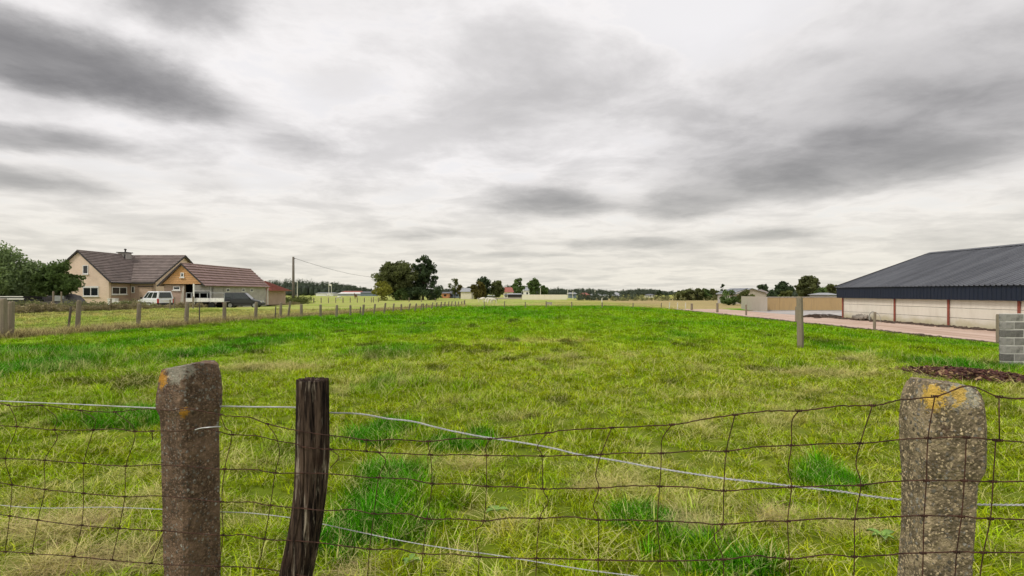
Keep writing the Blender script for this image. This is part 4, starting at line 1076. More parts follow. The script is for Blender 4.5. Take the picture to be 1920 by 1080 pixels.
m_ = MB(); bar(m_, (xw1 + .32, Yw - .34, zw - .1), (xw1 + .32, Yr, zr + .1), .06, .18); bar(m_, (xw1 + .32, Ywb + .3, zw - .1), (xw1 + .32, Yr, zr + .1), .06, .18); m_.build('verge_board', M['trim'], house)
# chimney on the ridge
chY = YF * 813 / 728.; m_ = MB(); cz = zat(481, chY)
m_.bx(hx(226, chY), hx(242, chY), chY - .45, chY + .45, za - .6, zat(474.5, chY)); chm = m_.build('chimney', M['concrete'], house)
m_ = MB(); m_.bx(hx(224.5, chY), hx(243.5, chY), chY - .6, chY + .6, zat(474.5, chY), zat(473, chY)); m_.cyl((hx(235, chY), chY, zat(473, chY)), (hx(235, chY), chY, zat(469, chY)), .09, 10); m_.blob((hx(235, chY), chY, zat(467.8, chY)), (.17, .17, .12), 1, .05); m_.build('cowl', M['trim'], chm)
m_ = MB(); m_.cyl((hx(231.5, 64), 64.2, zat(485, 64.2)), (hx(231.5, 64), 64.2, zat(477, 64.2)), .09, 10); m_.build('vent_pipe', M['trim'], house)
# windows and doors
window(house, (hx(160.5, YF), YF, zat(505.5, YF)), .62, 1.0, 'x', 0)
window(house, (hx(170.5, YF), YF, zat(547, YF)), 1.75, 1.0, 'x', 0, 1)
m_ = MB(); m_.bx(hx(155.5, YF), hx(185.3, YF), YF - .06, YF - .002, zat(539.5, YF), zat(536.5, YF)); m_.build('roller_blind', M['frame'], house)
def side(px): # depth on the main wing's right wall
    return xr * F / (px - 960)
y0, y1 = side(209.5), side(237.5)
window(house, (xr, (y0 + y1) / 2, zat(545, 61.6)), abs(y1 - y0), .85, 'y', 0, 1)
window(house, (hx(249.5, Yw), Yw, zat(543, Yw)), .4, .8, 'x', 0, 0, sill=False)
m_ = MB(); m_.bx(hx(261, Yw), hx(286, Yw), Yw - .03, Yw - .004, YG, zat(538, Yw)); gd = m_.build('garage_door', mat('garage_door', (.50, .36, .27), .6), house)
m_ = MB()
for k_ in range(4): m_.bx(hx(261, Yw) + .03, hx(286, Yw) - .03, Yw - .045, Yw - .03, YG + .05 + k_ * .52, YG + .53 + k_ * .52)
m_.build('door_panel', mat('garage_panel', (.52, .38, .285), .6), gd)
m_ = MB(); m_.bx(hx(259, Yw), hx(288, Yw), Yw - .08, Yw - .003, zat(538, Yw), zat(536.8, Yw)); m_.build('lintel', M['trim'], house)
m_ = MB(); m_.bx(hx(247, Yw), hx(284, Yw), Yw - .05, Yw - .002, zat(531.5, Yw), zat(529.8, Yw)); m_.build('soffit_board', M['frame'], house)

# ------------------------------------------------------------------ timber-gabled outbuilding
Yx = 55.0; ex0, ex1, exa = hx(303, Yx), hx(381, Yx), hx(342, Yx); eze, eza = zat(532.5, Yx), zat(496, Yx); Yxb = 69.4
ann = empty('outbuilding', (exa, 62, YG), 'long outbuilding with orange timber gable and brown tiled roof', 'outbuilding')
n = 9
for i in range(n):
    u0, u1 = i / n, (i + .93) / n; z0, z1 = eze + (eza - eze) * u0, eze + (eza - eze) * u1
    def xw(u): return exa + (ex0 + .12 - exa) * (1 - u), exa + (ex1 - .12 - exa) * (1 - u)
    a, b_ = xw(u0); c, d_ = xw(u1); m_ = MB(); m_.prism([(a, Yx - .02 - .012 * (i % 2), z0), (b_, Yx - .02 - .012 * (i % 2), z0), (d_, Yx - .035, z1), (c, Yx - .035, z1)], (0, .05, 0)); m_.build('plank', M['plank'], ann)
m_ = MB(); gable_wall(m_, ex0 + .15, ex1 - .15, exa, Yx + .04, eze - .05, eze, eza - .05, .2); m_.build('gable_backing', M['dark'], ann)
window(ann, (hx(342.5, Yx), Yx - .05, zat(515.5, Yx)), .34, .48, 'x', 0)
sx = (eza - eze) / (ex1 - exa)
tiled((ex1 + .3, Yx - .25, eze - sx * .3 + .06), (ex1 + .3, Yxb, eze - sx * .3 + .06), (exa, Yxb, eza + .08), (exa, Yx - .25, eza + .08)  , .42, M['tile_red'], ann)
tiled((ex0 - .3, Yx - .25, eze - sx * .3 + .06), (ex0 - .3, Yxb, eze - sx * .3 + .06), (exa, Yxb, eza + .08), (exa, Yx - .25, eza + .08)  , .42, M['tile_red'], ann)
m_ = MB(); m_.tube([(exa, Yx - .27, eza + .11), (exa, Yxb, eza + .11)], .09, 8); m_.build('ridge_tiles', M['tile_red'], ann)
m_ = MB(); bar(m_, (ex1 + .3, Yx - .27, eze - sx * .3 + .05), (exa, Yx - .27, eza + .08), .05, .14); bar(m_, (ex0 - .3, Yx - .27, eze - sx * .3 + .05), (exa, Yx - .27, eza + .08), .05, .14); m_.build('verge_board', M['trim'], ann)
m_ = MB(); m_.bx(ex0 + .1, hx(343, Yx), Yx + .25, Yx + .5, YG - .1, eze); m_.build('front_wall', M['brick_shade'], ann)
window(ann, (hx(331.5, Yx + .25), Yx + .25, zat(540.5, Yx)), .72, .38, 'x', 0)
m_ = MB(); m_.bx(ex0 + .1, ex0 + .35, Yx + .5, Yxb, YG - .1, eze); m_.bx(ex0 + .4, ex1 - .1, Yx + 4, Yx + 4.2, YG - .1, eze); m_.build('inner_wall', M['dark'], ann)
wy = lambda px: (ex1 - .1) * F / (px - 960)
m_ = MB(); m_.bx(ex1 - .3, ex1 - .1, wy(400), Yxb, YG - .1, eze + .02); m_.build('side_wall', M['render'], ann)
m_ = MB(); m_.bx(ex0 + .1, ex1 - .1, Yxb - .25, Yxb, YG - .1, eze); m_.prism([(ex0 + .1, Yxb - .25, eze), (ex1 - .1, Yxb - .25, eze), (exa, Yxb - .25, eza)], (0, .25, 0)); m_.build('rear_wall', M['render'], ann)
for px in (427, 456, 471.5):
    Y_ = wy(px); window(ann, (ex1 - .1, Y_, zat(545.5, Y_) + .08), .75, .42, 'y', 0, 0, sill=False)
m_ = MB(); m_.bx(ex1 - .16, ex1 - .1, wy(363), wy(393), zat(545, 56), eze - .12); m_.build('hinged_shutter', M['render'], ann)
m_ = MB(); m_.bx(ex1 - .14, ex1 - .07, wy(363), wy(393), zat(546.6, 56), zat(545, 56)); m_.build('shutter_rail', M['frame'], ann)
for px in (362.5, 394): m_ = MB(); Y_ = wy(px); m_.bx(ex1 - .12, ex1, Y_ - .05, Y_ + .05, YG - .1, eze); m_.build('porch_post', M['frame'], ann)
m_ = MB(); Y_ = Yxb - .3; m_.tube([(ex1 + .2, Y_, YG), (ex1 + .2, Y_, eze - .15)], .07, 8); m_.build('downpipe', M['frame'], ann)
m_ = MB(); m_.prism([(hx(336, 54.6), 54.6, YG), (hx(343, 54.6), 54.6, YG), (hx(345.5, 55.1), 55.1, eze - .25), (hx(342.5, 55.1), 55.1, eze - .25)], (0, .05, 0))
tag(m_.build('leaning_board', M['board']), 'pale board leaning beside the dark porch of the outbuilding', 'board')
# lean-to behind
rsh = empty('rear_shed', (-34.5, 76, YG), 'low red tiled shed showing behind the outbuilding', 'shed')
m_ = MB(); m_.bx(-38, hx(513, 76), 74, 80, YG - .1, zat(546, 76)); m_.build('wall', M['brick_shade'], rsh)
zz0, zz1 = zat(545.5, 75), zat(527, 78)
tiled((-38.5, 73.7, zz0), (hx(517, 75), 73.7, zz0), (hx(500, 78), 77, zz1), (-38.5, 77, zz1), .33, M['houseroof'], rsh)
tiled((hx(517, 75), 73.7, zz0), (hx(517, 75), 80.3, zz0), (hx(500, 78), 77.2, zz1), (hx(500, 78), 77, zz1), .33, M['houseroof'], rsh)

# ------------------------------------------------------------------ vehicles in the yard
def wheel(parent, x, y, r, w_=.2):
    m_ = MB(); m_.cyl((x, y - w_ / 2, r), (x, y + w_ / 2, r), r, 20); wh = m_.build('wheel', M['tyre'], parent, local=True)
    m_ = MB(); m_.cyl((x, y - w_ / 2 - .012, r), (x, y + w_ / 2 + .012, r), r * .62, 16); m_.build('rim', M['rim'], wh, local=True)
def car(name, label, loc, rz, L, Wd, H, paint, cat='van', glass='carglass'):
    """faces local +x"""
    root = empty(name, loc, label, cat, rz=rz); h2 = Wd / 2; b0, belt = .26, H * .56
    low = [(-L / 2, .34), (-L / 2 + .02, belt - .02), (-L / 2 + .06, belt), (L * .22, belt), (L * .44, belt - .18), (L * .49, belt - .30), (L / 2, .42), (L / 2 - .05, b0), (-L / 2 + .1, b0)]
    m_ = MB(); m_.prism([(x, -h2, z) for x, z in low], (0, Wd, 0)); body = m_.build('body', M[paint], root, local=True, bevel=.06)
    base = [(-L / 2 + .05, belt - .01), (L * .235, belt - .01)]; roof = [(-L / 2 + .16, H), (L * .04, H)]; t_ = h2 - .04; u_ = h2 - .20
    V = [(base[0][0], -t_, belt - .01), (base[1][0], -t_, belt - .01), (base[1][0], t_, belt - .01), (base[0][0], t_, belt - .01), (roof[0][0], -u_, H), (roof[1][0], -u_, H), (roof[1][0], u_, H), (roof[0][0], u_, H)]
    m_ = MB(); m_.add(V, [(3, 2, 1, 0), (4, 5, 6, 7), (0, 1, 5, 4), (1, 2, 6, 5), (2, 3, 7, 6), (3, 0, 4, 7)]); m_.build('cabin', M[paint], root, local=True, bevel=.06)
    V = [Vector(v) for v in V]
    def panel(a, b_, c, d_, u0, u1, v0, v1, nm, mt, lift=.012):
        n_ = (b_ - a).cross(d_ - a).normalized(); P = []
        for (u, v) in ((u0, v0), (u1, v0), (u1, v1), (u0, v1)): P.append(a.lerp(b_, u).lerp(d_.lerp(c, u), v) + n_ * lift)
        m2 = MB(); m2.prism(P, -n_ * .01); m2.build(nm, M[mt], root, local=True)
    for sd in (0, 1):
        a, b_, c, d_ = (V[0], V[1], V[5], V[4]) if sd == 0 else (V[2], V[3], V[7], V[6])
        segs_ = ((.05, .36), (.41, .70), (.74, .93)) if sd == 0 else ((.07, .26), (.30, .59), (.64, .95))
        for u0, u1 in segs_: panel(a, b_, c, d_, u0, u1, .12, .86, 'side_window', glass)
    panel(V[3], V[0], V[4], V[7], .1, .9, .12, .86, 'rear_window', glass); panel(V[1], V[2], V[6], V[5], .07, .93, .08, .9, 'windscreen', glass)
    for sx_, nm in ((-1, 'rear_bumper'), (1, 'front_bumper')):
        m_ = MB(); m_.box((sx_ * (L / 2 - .02), 0, .42), (.16, Wd + .02, .2)); m_.build(nm, M['carblack'], root, local=True, bevel=.03)
    for sy in (-1, 1):
        m_ = MB(); m_.box((0, sy * (h2 + .008), .52), (L * .48, .03, .11)); m_.build('side_trim', M['carblack'], root, local=True)
        m_ = MB(); m_.box((-L / 2 + .01, sy * (h2 - .09), belt - .22), (.08, .15, .42)); m_.build('tail_lamp', M['redlamp'], root, local=True)
        m_ = MB(); m_.box((L * .475, sy * (h2 - .2), .66), (.14, .3, .16)); m_.build('headlight', M['lamp'], root, local=True)
        m_ = MB(); m_.box((L * .2, sy * (h2 + .1), belt + .08), (.1, .18, .14)); m_.build('wing_mirror', M['carblack'], root, local=True, bevel=.02)
        for x_ in (-L * .31, L * .32): wheel(root, x_, sy * (h2 - .1), .31)
    m_ = MB(); m_.box((-L / 2 - .012, 0, .72), (.02, .5, .12)); m_.build('number_plate', M['frame'], root, local=True)
    return root
vx = hx(291, 56.5)
car('white_van', 'white van with large rear window parked outside the garage', (hx(291, 52.6), 52.6, -.1), R(151), 3.75, 1.62, 1.64, 'carwhite')
car('dark_car', 'dark estate car parked beside the outbuilding wall', (hx(455, 55.5), 55.8, YG), R(14), 3.7, 1.65, 1.62, 'cardark')
# flat trailer with white boards
tx0, tx1, ty = hx(353, 54), hx(424, 54), 53.6
trl = empty('flat_trailer', ((tx0 + tx1) / 2, ty, YG), 'white sided flat trailer with pale rail frame before the outbuilding', 'trailer')
for a, b_ in ((tx0, hx(395.5, 54)), (hx(398, 54), tx1)):
    m_ = MB(); m_.bx(a, b_, ty - .03, ty, zat(566, ty), zat(559, ty)); m_.build('side_board', M['frame'], trl)
m_ = MB(); m_.bx(tx0, tx1, ty + 1.7, ty + 1.73, zat(566, ty), zat(559, ty)); m_.build('side_board', M['frame'], trl)
m_ = MB(); m_.bx(tx0, tx1, ty, ty + 1.7, zat(566.5, ty), zat(565.5, ty)); m_.build('bed', M['concrete'], trl)
m_ = MB()
for px in (353.5, 363, 378.5, 393, 424): x = hx(px, 54); m_.bx(x - .035, x + .035, ty + .005, ty + .07, zat(566, ty), zat(549, ty))
m_.bx(tx0, tx1, ty + .01, ty + .065, zat(549.6, ty), zat(548.4, ty)); m_.build('rail_frame', M['greysheet'], trl)
for x in (tx0 + 1.2, tx1 - 1.3):
    for y in (ty + .15, ty + 1.55):
        m_ = MB(); m_.cyl((x, y - .1, YG + .32), (x, y + .1, YG + .32), .32, 18); m_.build('wheel', M['tyre'], trl)
# dark covered wagon and cover at the far left
wg = empty('covered_wagon', (-46.5, 48.5, YG), 'dark low wagon with white edged roof rails at far left', 'wagon')
x0, x1 = hx(5, 48), hx(50, 48)
m_ = MB(); m_.bx(x0, x1, 47.8, 49.8, zat(576, 48), zat(562, 48)); m_.build('body', M['cardark'], wg)
m_ = MB(); m_.bx(x0 - .1, x1 - .1, 47.7, 47.78, zat(557, 48), zat(555.4, 48)); m_.bx(x0, x1 + .05, 47.65, 47.75, zat(561.4, 48), zat(559.4, 48)); m_.build('rail', M['frame'], wg)
m_ = MB(); bar(m_, (x1 + .02, 47.7, zat(560, 48)), (x1 + .2, 47.7, zat(571, 48)), .08, .08); m_.bx(x0, x1 - .1, 47.85, 49.7, zat(561.4, 48), zat(555.6, 48)); m_.build('canopy', M['dark'], wg)
for x in (x0 + .5, x1 - .6): m_ = MB(); m_.cyl((x, 47.78, YG + .3), (x, 47.95, YG + .3), .3, 18); m_.build('wheel', M['tyre'], wg)
m_ = MB()
for i in range(9): m_.blob((hx(118 + i * 3.2, 53), 53 + (i % 3) * .3, YG + .3), (.8, .8, 1.25 + .12 * math.sin(i * 1.3) - .03 * (i - 3) ** 2), i, .06, sub=2)
tag(m_.build('covered_heap', M['tarp'], smooth=True), 'rounded grey covered heap below the dark tree', 'heap')
m_ = MB(); 
for i in range(30):
    px = random.uniform(52, 125); Y_ = random.uniform(49, 53); s_ = random.uniform(.15, .55); m_.box((hx(px, Y_), Y_, YG + random.uniform(.2, 1.1)), (s_ * 1.6, s_, s_), (0, 0, random.uniform(0, 3)), m=random.choice((0, 0, 1, 2, 3)))
tag(m_.build('yard_clutter', [M['tarp'], M['greysheet'], M['trim'], M['stone']]), 'jumble of grey boxes and scrap behind the weeds', 'clutter', kind='stuff')
m_ = MB(); m_.box((hx(212, 58), 58, YG + .55), (.75, .6, .75)); m_.box((hx(212, 58), 58, YG + .95), (.8, .65, .06))
tag(m_.build('storage_box', M['frame']), 'small pale box standing under the farmhouse side window', 'box')
m_ = MB(); m_.bx(hx(217, 58), hx(243, 58), 57.6, 57.9, YG, YG + .12); m_.bx(hx(217, 58), hx(243, 58), 57.55, 57.95, zat(566.5, 57.8), zat(564.8, 57.8)); m_.bx(hx(219, 58), hx(220.5, 58), 57.65, 57.85, YG, zat(566, 57.8)); m_.bx(hx(239, 58), hx(240.5, 58), 57.65, 57.85, YG, zat(566, 57.8))
tag(m_.build('low_bench', M['frame']), 'long low white bench in front of the farmhouse side wall', 'bench')
yf = [(100, 585, 546, 4), (115, 583, 547, 3.5), (208, 582, 560, 3), (319, 581, 562, 3.5), (327, 580, 557, 3), (362, 578, 556, 3.6), (398, 577, 557, 3.4), (426, 577, 560, 3.2), (455, 574, 557, 3), (487, 572, 555, 3)]
fence('yard_fence', 'row of short grey posts in the weeds before the farmyard', yf, 1)

# ------------------------------------------------------------------ utility pole, cable, flags
Yp = 95.0; xp = hx(550, Yp); zp = gz(xp, Yp); ztop = zat(481.5, Yp)
up = empty('utility_pole', (xp, Yp, zp), 'tall wooden utility pole beyond the outbuilding', 'pole')
m_ = MB(); m_.tube([(xp, Yp, zp - .3), (xp, Yp, (zp + ztop) / 2), (xp, Yp, ztop)], [.26, .22, .18], 12); m_.build('shaft', M['polewood'], up, smooth=True)
m_ = MB(); m_.cyl((xp + .1, Yp - .1, ztop - .35), (xp + .42, Yp - .1, ztop - .3), .06, 8); m_.build('bracket', M['trim'], up)
E0 = Vector((xp + .4, Yp - .1, ztop - .3)); E1 = pt(712, 520.5, 160); P = []
for i in range(25):
    u = i / 24; p = E0.lerp(E1, u); p.z -= 1.4 * 4 * u * (1 - u) * .5; P.append(p)
m_ = MB(); m_.tube(P, .028, 5); tag(m_.build('overhead_cable', M['cable']), 'overhead cable sagging from the pole to the big trees', 'cable')
for i, (px, tp) in enumerate(((616.5, 531), (621.5, 533))):
    Yq = 230.; r_ = empty('flagpole', (hx(px, Yq), Yq, -.6), ('left' if i == 0 else 'right') + ' of two thin flagpoles before the wooded hill', 'flagpole', 'flagpoles')
    m_ = MB(); m_.tube([(hx(px, Yq), Yq, -.7), (hx(px, Yq), Yq, zat(tp, Yq))], .11, 6); m_.build('mast', M['whitepost'], r_)
    if i == 0:
        m_ = MB(); x = hx(px, Yq); z = zat(532, Yq); V = []; 
        for a in range(6):
            for b2 in range(2): V.append((x + .1 + a * .22, Yq + .12 * math.sin(a * 1.4), z - b2 * .75 - a * .06))
        m_.add(V, [(2 * a, 2 * a + 2, 2 * a + 3, 2 * a + 1) for a in range(5)]); m_.build('flag', M['frame'], r_)
for i, (px, tp, bs, Yq) in enumerate(((557.5, 527, 552, 180), (923.5, 543, 558, 170), (981.5, 543, 553, 190), (1013.5, 540, 553, 190), (1064.5, 543, 560, 170), (1074, 546, 560, 170), (1115.5, 545, 561, 170), (1128.5, 559, 568, 110))):
    m_ = MB(); x = hx(px, Yq); m_.tube([(x, Yq, gz(x, Yq)), (x, Yq, zat(tp, Yq))], [.14, .09], 8); m_.tube([(x, Yq, zat(tp, Yq)), (x + .25, Yq - .1, zat(tp, Yq) + .05)], .06, 6)
    tag(m_.build('lamp_mast', M['whitepost']), ['thin mast standing just right of the utility pole', 'pale mast behind the grazing white horses', 'mast at the left end of the cream wall', 'mast behind the middle of the cream wall', 'mast at the right end of the cream wall', 'short mast right of the cream wall beside the blue-grey shed', 'slender pale mast before the far white houses', 'short white stake in the rough grass before the far houses'][i], 'mast', 'thin pale masts')

# ------------------------------------------------------------------ trees
def leaf_cloud(centers, radii, per, size, seed, flat=.8, spread=.62):
    rn = np.random.default_rng(seed); VV = []; CV = []
    for (c, r), k in zip(zip(centers, radii), range(len(centers))):
        n = per
        d = rn.normal(0, 1, (n, 3)); d /= np.maximum(1.0, np.linalg.norm(d, axis=1) / 1.9)[:, None]
        ax = rn.uniform(.55, 1.25, 3) * np.array((1, 1, flat))
        p = np.array(c) + d * r * spread * ax
        a = rn.normal(0, 1, (n, 3)); a /= np.linalg.norm(a, axis=1)[:, None]
        b_ = np.cross(a, rn.normal(0, 1, (n, 3))); b_ /= np.linalg.norm(b_, axis=1)[:, None]
        s_ = size * rn.uniform(.55, 1.3, n)[:, None]
        VV.append(np.stack([p - a * s_ * 1.25, p - b_ * s_ * .6, p + a * s_ * 1.25, p + b_ * s_ * .6], 1).reshape(-1, 3))
        CV.append(np.repeat(np.clip(rn.normal(.5, .2) + rn.normal(0, .2, n), 0, 1), 4))
    V = np.concatenate(VV); Fq = np.arange(len(V)).reshape(-1, 4); return V, Fq, np.concatenate(CV)
def tree(px, Y, top, half, leaf, label, name='tree', cat='tree', clumps=26, per=110, trunk_h=.22, low=.18, seed=0, group=None, lsize=None, lean=0, open_=1.0, base_z=None):
    x = hx(px, Y); z0 = gz(x, Y) if base_z is None else base_z; H = zat(top, Y) - z0; Rr = half / F * Y; rn = random.Random(seed * 31 + int(px))
    root = empty(name, (x, Y, z0), label, cat, group)
    cz0 = z0 + H * low; C = []; Rd = []
    for i in range(clumps):
        for _ in range(50):
            u = Vector((rn.uniform(-1, 1), rn.uniform(-1, 1), rn.uniform(-1, 1)))
            if .25 < u.length < 1: break
        hz_ = (u.z + 1) / 2
        wz = math.sin(math.pi * min(1, .16 + .72 * hz_)) ** .45
        cr = Rr * rn.uniform(.20, .36) * open_
        C.append((x + u.x * (Rr - cr * .7) * wz + lean * hz_ * H, Y + u.y * (Rr - cr * .7) * wz, cz0 + (z0 + H - cz0) * hz_ * .97 - cr * .35 + .1)); Rd.append(cr)
    ls = lsize or max(.09, min(.5, Rr * .055))
    V, Fq, cv = leaf_cloud(C, Rd, per, ls, seed * 7 + int(abs(px)))
    # stray twigs on the outline
    o = npmesh('crown', V - np.array((x, Y, z0)), Fq, LEAF[leaf], root, attrs={'cv': ('FLOAT', 'POINT', cv)})
    m_ = MB(); th = max(.07, H * .022); fork = z0 + H * (low + .18)
    m_.tube([(x, Y, z0 - .2), (x + lean * .2 * H, Y, z0 + H * low * .7), (x + lean * .4 * H, Y, fork), (x + lean * .8 * H, Y, z0 + H * .8)], [th * 1.3, th, th * .8, th * .25], 8)
    for i in range(0, clumps, 2):
        c = Vector(C[i]); s_ = Vector((x + lean * .3 * H, Y, z0 + H * (low * .7 + rn.uniform(0, .3)))); mid = s_.lerp(c, .55) + Vector((0, 0, .04 * H))
        m_.tube([s_, mid, c], [th * .5, th * .3, th * .1], 5)
    m_.build('trunk', M['bark'], root)
    return root
# left edge
tree(-8, 50, 456, 74, 'willow', 'soft green willow at the far left edge', clumps=70, per=260, low=.03, seed=1, lsize=.13)
tree(108, 52, 487, 40, 'mid', 'dark broad tree in front of the farmhouse gable', clumps=60, per=170, low=.26, seed=2, lsize=.12, open_=.85)
tree(66, 56, 503, 36, 'willow', 'green shrubby tree between the willow and the dark tree', clumps=40, per=160, low=.02, seed=3, lsize=.14)
# big group left of centre
tree(744, 140, 486, 45, 'olive', 'large olive green tree, biggest of the central group', clumps=130, per=120, low=.10, seed=4, lsize=.25, open_=.62)
tree(793, 143, 479, 29, 'dark', 'tall dark tree standing right in the central group', clumps=90, per=110, low=.14, seed=5, lsize=.25, open_=.62)
tree(715, 132, 527, 24, 'yellow', 'yellow-green bush at the left foot of the big trees', 'bush', 'bush', clumps=26, per=120, low=.05, seed=6, lsize=.17)
tree(778, 138, 536, 26, 'dark', 'dark spreading evergreen under the big trees', 'bush', 'bush', clumps=30, per=130, low=.02, seed=7, lsize=.22)
tree(810, 139, 530, 20, 'dark', 'ragged dark shrub reaching right from the big trees', 'bush', 'bush', clumps=20, per=90, low=.05, seed=8, lsize=.22, lean=.15)
tree(753, 136, 540, 18, 'mid', 'low green bush between the big trees', 'bush', 'bush', clumps=14, per=90, low=.02, seed=9, lsize=.2)
# middle distance
tree(853, 175, 521, 13, 'olive', 'thin sparse tree left of the pale grey roofed shed', clumps=20, per=50, low=.25, seed=10, lsize=.22, open_=.8)
tree(862, 172, 534, 9, 'warm', 'small brownish tree just left of the grey shed', clumps=14, per=60, low=.15, seed=11, lsize=.22)
tree(897, 160, 528, 17, 'warm', 'round brown-green tree behind the white horses', clumps=34, per=110, low=.04, seed=12, lsize=.24)
tree(907, 168, 514, 14, 'dark', 'dark pointed tree rising behind the round brown-green tree', clumps=30, per=100, low=.12, seed=13, lsize=.26)
tree(931, 170, 523, 15, 'olive', 'bushy olive tree left of the red roofed house', clumps=34, per=110, low=.08, seed=14, lsize=.26)
tree(972, 230, 521, 13, 'mid', 'green tree between the red roofed house and white house', clumps=30, per=90, low=.06, seed=15, lsize=.34)
tree(1001, 220, 519, 13, 'mid', 'tall green tree behind the cream wall', clumps=34, per=100, low=.04, seed=16, lsize=.32)
tree(1020, 225, 535, 10, 'mid', 'lower green tree right of the tall one behind the cream wall', clumps=20, per=80, low=.04, seed=17, lsize=.32)
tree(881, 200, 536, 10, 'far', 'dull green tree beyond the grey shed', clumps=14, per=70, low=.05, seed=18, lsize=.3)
for i, (px, tp, hf, l_) in enumerate(((1277, 543, 13, 'pale'), (1293, 541, 14, 'olive'), (1309, 540, 14, 'olive'), (1324, 539, 13, 'mid'), (1338, 541, 11, 'olive'))):
    tree(px, 145 + i, tp, hf, l_, ['first tree from the left', 'second tree from the left', 'third tree from the left', 'fourth tree from the left', 'last tree on the right'][i] + ' in the hedge row beside the solar barn', clumps=24, per=90, low=.02, seed=20 + i, lsize=.2, group='hedge row trees')
tree(1355.5, 190, 531, 5, 'dark', 'slim dark tree rising left of the solar roofed barn', clumps=16, per=70, low=.2, seed=26, lsize=.2)
tree(1237, 190, 543, 6, 'dark', 'small pointed tree at the right end of the far wood', clumps=14, per=70, low=.03, seed=27, lsize=.22)
tree(1250, 170, 551, 6, 'dark', 'small dark bush in the dry field by the pointed tree', 'bush', 'bush', clumps=12, per=60, low=.02, seed=28, lsize=.2)
tree(1366, 92, 545, 19, 'mid', 'left green bush in front of the solar roofed barn', 'bush', 'bush', clumps=20, per=110, low=.02, seed=29, lsize=.16, group='barn bushes')
tree(1398, 91, 544, 18, 'pale', 'paler right bush in front of the solar roofed barn', 'bush', 'bush', clumps=20, per=110, low=.02, seed=30, lsize=.16, group='barn bushes')
tree(1430, 170, 528, 12, 'dark', 'round dark tree behind the solar barn roof', clumps=22, per=80, low=.25, seed=31, lsize=.24)
tree(1469, 110, 526, 19, 'dark', 'dark domed tree behind the ochre wall', clumps=40, per=110, low=.04, seed=32, lsize=.2)
tree(1474, 96, 541, 13, 'pale', 'pale feathery shrub before the dark domed tree', 'bush', 'bush', clumps=22, per=110, low=.02, seed=33, lsize=.14)
tree(1515, 112, 516, 24, 'olive', 'tallest olive tree behind the ochre wall', clumps=52, per=120, low=.05, seed=34, lsize=.22, open_=.8)
tree(1540, 104, 540, 16, 'mid', 'low green tree right of the tallest olive tree', clumps=22, per=100, low=.03, seed=35, lsize=.18)
tree(1558, 130, 532, 14, 'olive', 'sparse tree beside the barn gable', clumps=22, per=70, low=.1, seed=36, lsize=.22)
tree(1445, 118, 543, 10, 'dark', 'dark bush between the solar barn and the domed tree', 'bush', 'bush', clumps=16, per=90, low=.02, seed=37, lsize=.2)
tree(527, 88, 548, 7, 'mid', 'green bush right of the red shed', 'bush', 'bush', clumps=16, per=90, low=.02, seed=38, lsize=.12)
tree(507, 82, 550, 7, 'pale', 'pale green bush beside the rear shed wall', 'bush', 'bush', clumps=16, per=90, low=.02, seed=39, lsize=.12)

# ------------------------------------------------------------------ far woods (one mass)
def wood(name, label, spec, leaf, seed, dx=4.2, dens=1.0):
    """spec: picture outline points (column, crown top row) at depth Y, rows of crowns behind one another"""
    rn = random.Random(seed); C, Rd = [], []; core = MB(); k_ = 0
    for (pts_, Y0, depth, rowsn) in spec:
        for r_ in range(rowsn):
            Y = Y0 + depth * r_ / max(1, rowsn - 1) if rowsn > 1 else Y0
            px = pts_[0][0]
            while px < pts_[-1][0]:
                tp = np.interp(px, [q[0] for q in pts_], [q[1] for q in pts_]); ztop = zat(tp, Y0 + depth) * (1 - .30 * (1 - (r_ + 1) / rowsn)) + rn.gauss(0, .035 * abs(zat(tp, Y0 + depth)) + .3)
                rad = max(1.5, (zat(tp, Y) + .6) * .28) * rn.uniform(.7, 1.3); x = hx(px, Y)
                C.append((x, Y, ztop - rad * .8)); Rd.append(rad)
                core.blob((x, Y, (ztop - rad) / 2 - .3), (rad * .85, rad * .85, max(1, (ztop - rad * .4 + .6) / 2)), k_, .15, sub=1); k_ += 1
                px += rad * rn.uniform(.7, 1.4) / Y * F
    V, Fq, cv = leaf_cloud(C, Rd, int(95 * dens), np.mean(Rd) * .125, seed, .9, .44)
    o = npmesh(name, V, Fq, LEAF[leaf], attrs={'cv': ('FLOAT', 'POINT', cv)})
    tag(o, label, 'wood', kind='stuff')
    c = core.build('crown_mass', mat('wood_core_' + leaf, (.045, .058, .042), 1), o); c['kind'] = 'stuff'  # core colour lightened like the leaves, standing in for haze
    return o
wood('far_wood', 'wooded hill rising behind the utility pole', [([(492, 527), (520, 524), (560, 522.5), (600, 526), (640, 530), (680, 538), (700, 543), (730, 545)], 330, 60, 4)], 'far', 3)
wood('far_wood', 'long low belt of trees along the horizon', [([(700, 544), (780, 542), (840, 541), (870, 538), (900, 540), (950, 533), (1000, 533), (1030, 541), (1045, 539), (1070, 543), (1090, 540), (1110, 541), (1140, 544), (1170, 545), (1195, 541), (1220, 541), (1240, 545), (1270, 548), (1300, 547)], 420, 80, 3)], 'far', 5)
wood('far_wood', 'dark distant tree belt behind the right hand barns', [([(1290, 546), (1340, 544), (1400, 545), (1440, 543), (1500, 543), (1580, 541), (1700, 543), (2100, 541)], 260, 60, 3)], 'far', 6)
wood('far_wood', 'distant trees behind the farmhouse at left', [([(-500, 520), (-200, 528), (0, 530), (120, 536), (300, 540), (480, 538), (510, 532)], 300, 40, 3)], 'far', 7)
